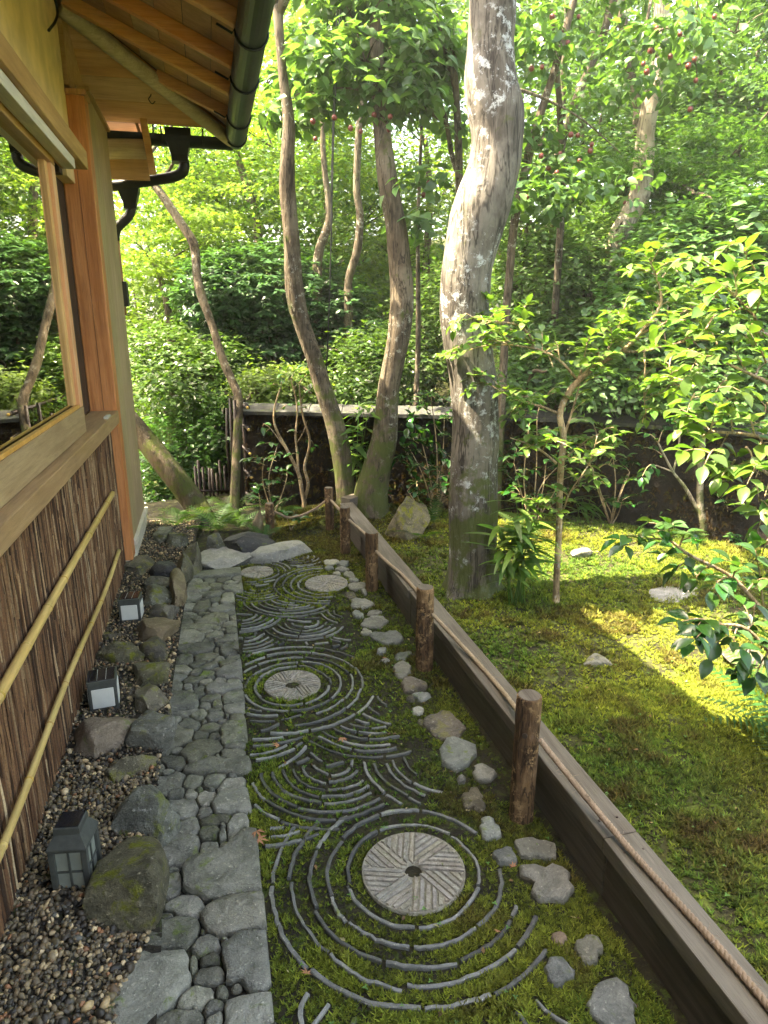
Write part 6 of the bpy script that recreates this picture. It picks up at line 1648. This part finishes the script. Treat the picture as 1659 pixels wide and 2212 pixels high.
def wall_bush(label, x, y, z, tops, kind='glossy', size=.08, seed=0):
    b0 = PZ(x, y, z); t = thing('wall_bush', b0, label, 'shrub', 'bushes before the wall'); D_ = hd(b0)
    for x1, y1 in tops:
        e = PH(x1, y1, D_ + lr.normal(0, .10)); limb(t, [b0 - (0, 0, .03), (b0 + e) / 2 + lr.normal(0, .04, 3), e], .006, .0025, MAT['twig'], 'stem', 10, 6)
        for k in range(3):
            d = lr.normal(0, 1, 3); d[2] = abs(d[2]) * .4; d /= np.linalg.norm(d); s0 = e * (1 - .12 * k) + b0 * .12 * k
            spray(t, [s0, s0 + d * .06 + (0, 0, .01), s0 + d * .13], kind, size, .03, .002, .001)
wall_bush('leafy bush against the wall between the big trunk and the young camellia', 1150, 1130, .05, [(1110, 1000), (1140, 940), (1180, 1000), (1120, 1060), (1170, 1070), (1210, 1040), (1235, 980), (1160, 900)])
wall_bush('leafy bush against the wall right of the young camellia', 1320, 1130, .05, [(1280, 1010), (1320, 960), (1360, 1020), (1300, 1070), (1345, 1080), (1380, 970), (1260, 950)])
wall_bush('leafy bush at the wall right of the pale-stemmed camellia', 1600, 1160, .05, [(1580, 1020), (1610, 960), (1640, 1040), (1570, 1090), (1620, 1110), (1655, 980), (1550, 960)])
wall_bush('leafy bush before the wall left of the two leaning trunks', 590, 1110, .05, [(570, 990), (600, 960), (620, 1030), (580, 1050), (560, 1070), (615, 1080)], size=.07)
wall_bush('small bush at the wall foot right of the mossy boulder', 925, 1115, .05, [(900, 1040), (930, 1060), (950, 1020), (960, 1070), (880, 1060)], size=.075)
# ---- ferns
def frond_mesh(L, pairs, seed, w=.30):
    rg_ = np.random.default_rng(seed); V = []; Fq = []
    s = np.linspace(0, 1, pairs + 3); sp = np.stack([rg_.normal(0, .015) * s, s * L * .92, L * (.35 * s - .50 * s * s)], -1)
    for i in range(len(s) - 1):
        b = len(V); p, q = sp[i], sp[i + 1]; V += [p + (-.0014, 0, 0), p + (.0014, 0, 0), q + (.0012, 0, 0), q + (-.0012, 0, 0)]; Fq.append((b, b + 1, b + 2, b + 3))
    for i in range(2, pairs + 2):
        u = i / (pairs + 2); ln = L * w * math.sin(math.pi * min(1, u * .92 + .06)) ** .8 * (1.15 - u * .55)
        for sd in (-1, 1):
            d = np.array([sd * .93, .36, -.12]); d /= np.linalg.norm(d); pw = L / (pairs + 2) * .30
            m = 5
            b = len(V)
            for j in range(m + 1):
                t_ = j / m; c = sp[i] + d * ln * t_ + np.array([0, 0, -.12 * ln * t_ * t_]); ww = pw * (1 - t_ ** 1.6) * (1 + .35 * (-1) ** j) * .9
                V += [c + (0, -ww, .001), c + (0, ww, .001)]
            for j in range(m): Fq.append((b + 2 * j, b + 2 * j + 2, b + 2 * j + 3, b + 2 * j + 1))
    return make_mesh('frond', np.array(V), Fq, MAT['leaf_fern'], False)
FM = [frond_mesh(1.0, 13, k) for k in range(3)]
def fern(label, x, y, z, n, L, a0=0, a1=360, up_=.55):
    b = PZ(x, y, z); t = thing('fern', b, label, 'fern', 'ferns in the garden')
    for k in range(n):
        a = R(a0 + (a1 - a0) * (k + lr.uniform(.2, .8)) / n); s = L * lr.uniform(.75, 1.15)
        o = bpy.data.objects.new('frond', FM[lr.integers(3)]); COL.objects.link(o); o.parent = t
        o.rotation_euler = (lr.uniform(.25, up_ + .2), lr.normal(0, .15), a - math.pi / 2); o.scale = (s, s, s); o.location = (lr.normal(0, .01), lr.normal(0, .01), 0)
fern('arching fern at the foot of the slanting trunk', 470, 1150, .0, 9, .30, 0, 360, .75)
fern('low fern beside the dark boulder, left of the short rope post', 520, 1142, .02, 8, .26)
fern('fern growing by the thin crooked tree', 500, 1110, .05, 8, .28)
fern('small fern beyond the house corner', 385, 1140, .02, 8, .26)
fern('fern drooping over the back left corner', 420, 1120, .02, 8, .30)
fern('fern behind the short far rope post', 600, 1110, .03, 8, .24)
fern('fern at the base of the standing stone', 575, 1160, .02, 6, .17)
fern('upright fern rising beside the square mossy boulder', 935, 1140, .0, 7, .34, 20, 200, 1.15)
fern('flat pale fern spreading before the square mossy boulder', 905, 1165, .0, 6, .24, 130, 320)
fern('fern tucked between the wall bush and the big trunk', 1125, 1150, .03, 7, .26)
fern('fern at the wall foot below the pale-stemmed camellia', 1480, 1165, .05, 7, .22)
fern('large fern at the right edge of the lawn', 1690, 1590, .05, 10, .36, 90, 300, .5)
fern('sunlit fern behind the large fern at the right edge', 1680, 1490, .05, 9, .28, 90, 300, .5)

finish_leaves()

# ---- hanging vine, yellow leaf, fallen leaves
b = MB(); b.tube(spline([PH(735, 20, 5.2), PH(722, 260, 5.2), PH(716, 480, 5.2), PH(712, 640, 5.2), PH(705, 800, 5.25)], 40), .005, 6); b.tube(spline([PH(728, 20, 5.22), PH(718, 300, 5.22), PH(714, 500, 5.22)], 20), .004, 6)
vn = b.build('hanging_vine', MAT['cable'], None, True, PH(705, 800, 5.25)); tag(vn, 'thin dark vine hanging straight down left of the mossy-footed trunk', 'vine')
mv, mf = TPL['maple']
dry = make_mesh('fallen_leaf', np.vstack([mv * (1, 1, 1) + (0, -.3, .0)]), mf, MAT['leafdry'], False)
for x, y, s, lb in [(597, 1608, .030, 'dry maple leaf on the moss beside the cobbles'), (740, 1596, .034, 'curled brown maple leaf on a tile fan'), (557, 1798, .040, 'brown crumpled maple leaf left of the near rings'), (565, 1812, .035, 'second brown leaf heaped by the near rings'), (662, 2098, .028, 'dry leaf lying on the near cobbles'), (1108, 1868, .022, 'tiny dry leaf beside the large millstone'), (830, 1420, .022, 'small dry leaf near the far edging stones'), (1075, 2010, .022, 'small dry leaf right of the near rings')]:
    p = PZ(x, y, .03); o = put('fallen_leaf', dry, None, p); o.rotation_euler = (lr.normal(0, .25), lr.normal(0, .25), lr.uniform(0, 6.3)); o.scale = (s, s, s); tag(o, lb, 'leaf', 'fallen leaves')

# ================================================================== MOSS
rg = np.random.default_rng(123)
def moss_field(n, x0, x1, y0, y1, size, path, nb=5):
    X = rg.uniform(x0, x1, n); Y = rg.uniform(y0, y1, n)
    a = n2(X, Y, 2.2, 4.0); b = n2(X, Y, 9, 6.0); d = n2(X, Y, 1.1, 14.0)
    if path:
        keep = (X > -.01) & (X < np.where(Y < 5, .935, 1.1)) & ~masked(X, Y)
        dens = .44 + 2.4 * a + 2.2 * b + .35 * sstep(X, .55, .75)
    else:
        keep = (X > 1.065) & (wall_side(X, Y) < -.10)
        dens = .85 + 2.0 * b + .9 * a + .6 * d
    keep &= rg.random(n) < np.clip(dens, .10, 1)
    X, Y, a, b, d = X[keep], Y[keep], a[keep], b[keep], d[keep]; n = len(X)
    Zg = np.where(X < .93, 0.0, ground_h(X, Y) - .008) if path else ground_h(X, Y) - .010
    if path: Zg = np.where(Y > 4.98, ground_h(X, Y) - .01, Zg)
    s = size * rg.uniform(.6, 1.35, n) * np.clip(1 + 1.4 * b, .6, 1.5)
    hz = rg.uniform(.35, .9, n)
    # blades: narrow triangles leaning out from the tuft's foot
    V = np.zeros((n, nb, 3, 3)); ph = rg.uniform(0, 6.28, n)
    for k in range(nb):
        al = ph + k * 2 * math.pi / nb + rg.normal(0, .35, n); lean = rg.uniform(.35, 1.15, n)
        dx, dy = np.cos(al), np.sin(al); L = s * rg.uniform(.65, 1.2, n)
        tx, ty, tz = X + dx * L * lean, Y + dy * L * lean, Zg + L * hz
        w = s * .17
        V[:, k, 0] = np.stack([X - dy * w, Y + dx * w, Zg], -1); V[:, k, 1] = np.stack([X + dy * w, Y - dx * w, Zg], -1)
        V[:, k, 2] = np.stack([tx, ty, tz], -1)
    V = V.reshape(-1, 3); Fq = np.arange(len(V)).reshape(-1, 3)
    yel = np.array([.215, .255, .034]); grn = np.array([.08, .16, .026]); brn = np.array([.085, .060, .022]); dk = np.array([.03, .042, .012])
    t1 = np.clip(.5 + (.12 if path else 0) + 2.6 * a + 1.2 * rg.normal(0, .22, n), 0, 1)[:, None]
    c = grn * (1 - t1) + yel * t1
    patch = np.exp(-(((X - 1.75) / .5) ** 2 + ((Y - 1.45) / .35) ** 2)) * .55
    tb = np.clip(sstep(-d + .9 * b, -.02, .22) * .75 + patch * (0 if path else 1) + rg.normal(0, .15, n), 0, .95)[:, None]
    c = c * (1 - tb) + brn * tb
    if path:
        sh = np.clip(.18 - 2.0 * b + rg.normal(0, .2, n), 0, .8)[:, None]; c = c * (1 - sh) + dk * sh
    c = c * rg.choice([.45, .8, 1.15, 1.6], (n, 1), p=[.22, .3, .3, .18]) * rg.uniform(.85, 1.15, (n, 1))
    return V, Fq, np.repeat(c, nb * 3, 0)
pts_ = [moss_field(64000, -.01, .95, .75, 2.4, .0125, True), moss_field(44000, -.01, .95, 2.4, 5.0, .015, True), moss_field(9000, .3, 1.3, 4.98, 5.75, .020, True),
        moss_field(56000, 1.06, 2.7, .7, 2.3, .018, False), moss_field(52000, 1.06, 3.8, 2.3, 5.3, .022, False), moss_field(3000, .93, 1.3, 4.9, 5.5, .018, False)]
v, f, c = join(pts_)
moss = mesh('moss', v, f, MAT['moss'], None, False, c); tag(moss, 'green and rust-tinged moss carpet on path and lawn', 'moss', kind='stuff')

# ---- ragged moss clinging to the garden wall
n = 9000; V = []; 
seg = rg.integers(0, 3, n); u = rg.random(n); zz = rg.uniform(.0, WH, n)
A = WALL_PTS[seg]; B = WALL_PTS[seg + 1]; d = B - A; L = np.linalg.norm(d, axis=1)[:, None]; d = d / L; nr = np.stack([d[:, 1], -d[:, 0]], -1)
p_ = A + d * (u[:, None] * L) + nr * .07
keep = fbm(np.stack([p_[:, 0] * 3, p_[:, 1] * 3, zz * 3], -1), 3) + .35 * (rg.random(n) - .5) > -.02
p_, zz, nr, d = p_[keep], zz[keep], nr[keep], d[keep]; n = len(p_)
V = np.zeros((n, 4, 3, 3)); s = rg.uniform(.016, .036, n)
for k in range(4):
    a = rg.uniform(0, 6.28, n); w = s * .22
    tx = np.cos(a) * s * .8; tz = np.sin(a) * s * .8 - s * .3; o = s * rg.uniform(.3, .9, n)
    q0 = np.concatenate([p_, zz[:, None]], 1); D3 = np.concatenate([d, np.zeros((n, 1))], 1); N3_ = np.concatenate([nr, np.zeros((n, 1))], 1)
    V[:, k, 0] = q0 - D3 * (np.sin(a) * w)[:, None] + np.array([0, 0, 1.]) * (np.cos(a) * w)[:, None]
    V[:, k, 1] = q0 + D3 * (np.sin(a) * w)[:, None] - np.array([0, 0, 1.]) * (np.cos(a) * w)[:, None]
    V[:, k, 2] = q0 + D3 * tx[:, None] + N3_ * o[:, None] + np.array([0, 0, 1.]) * tz[:, None]
cw = np.array([(.050, .030, .012), (.075, .055, .014), (.03, .022, .010), (.06, .065, .014)])[rg.choice(4, n, p=[.4, .25, .25, .10])] * rg.uniform(.6, 1.3, (n, 1))
wm = mesh('wall_moss', V.reshape(-1, 3), np.arange(n * 12).reshape(-1, 3), MAT['moss'], gw, False, np.repeat(cw, 12, 0)); tag(wm, kind='stuff')

# ---- leaf litter and tiny seedlings on the moss
n = 420; X = np.where(rg.random(n) < .3, rg.uniform(.05, .92, n), rg.uniform(1.1, 3.0, n)); Y = rg.uniform(.9, 4.6, n)
Zl = np.where(X < .93, .009, ground_h(X, Y) + .006)
d = np.stack([rg.normal(0, 1, n), rg.normal(0, 1, n), rg.normal(0, .2, n)], -1); nr = np.stack([rg.normal(0, .35, n), rg.normal(0, .35, n), np.ones(n)], -1)
cl = np.array([(.30, .17, .08), (.38, .27, .12), (.20, .11, .055), (.42, .36, .20), (.13, .075, .04)])[rg.integers(0, 5, n)] * rg.uniform(.7, 1.2, (n, 1))
v, f, c = leaves('far', np.stack([X, Y, Zl], -1), d, nr, rg.uniform(.008, .022, n), cl)
lit = mesh('leaf_litter', v, f, MAT['leaf_soft'], None, False, c); tag(lit, 'scattered bits of dry leaf on the moss', 'litter', kind='stuff')
n = 260; X = np.where(rg.random(n) < .35, rg.uniform(.05, .92, n), rg.uniform(1.1, 2.6, n)); Y = rg.uniform(.9, 3.6, n); parts = []
Zl = np.where(X < .93, .012, ground_h(X, Y) + .010); a0 = rg.uniform(0, 6.28, n); sz = rg.uniform(.005, .010, n); cl = hue(rg, n, (.12, .26, .07), .25, .05)
for k in range(3):
    al = a0 + k * 2.09; parts.append(leaves('broad', np.stack([X, Y, Zl], -1), np.stack([np.cos(al), np.sin(al), np.full(n, .25)], -1), np.tile([0, 0, 1.0], (n, 1)), sz, cl))
v, f, c = join(parts); sdl = mesh('seedlings', v, f, MAT['leaf_soft'], None, False, c); tag(sdl, 'tiny bright green seedlings dotted through the moss', 'seedlings', kind='stuff')

# ---- air volume added to imitate veiling glare
hz = MB(); hz.box((-75, -75, -3), (75, 95, 17)); air = hz.build('haze', None)
q = NT('glare_haze'); q.t.nodes.remove(q.out); q.out = q.t.nodes.new('ShaderNodeOutputMaterial')
pv = q.n('VolumePrincipled', Density=.003, Anisotropy=.35); pv.inputs['Color'].default_value = (.95, 1, .93, 1)
q.t.links.new(pv.outputs[0], q.out.inputs['Volume']); air.data.materials.append(q.m)
tag(air, 'thin pale haze added through the whole garden to imitate veiling glare', 'haze', kind='stuff')
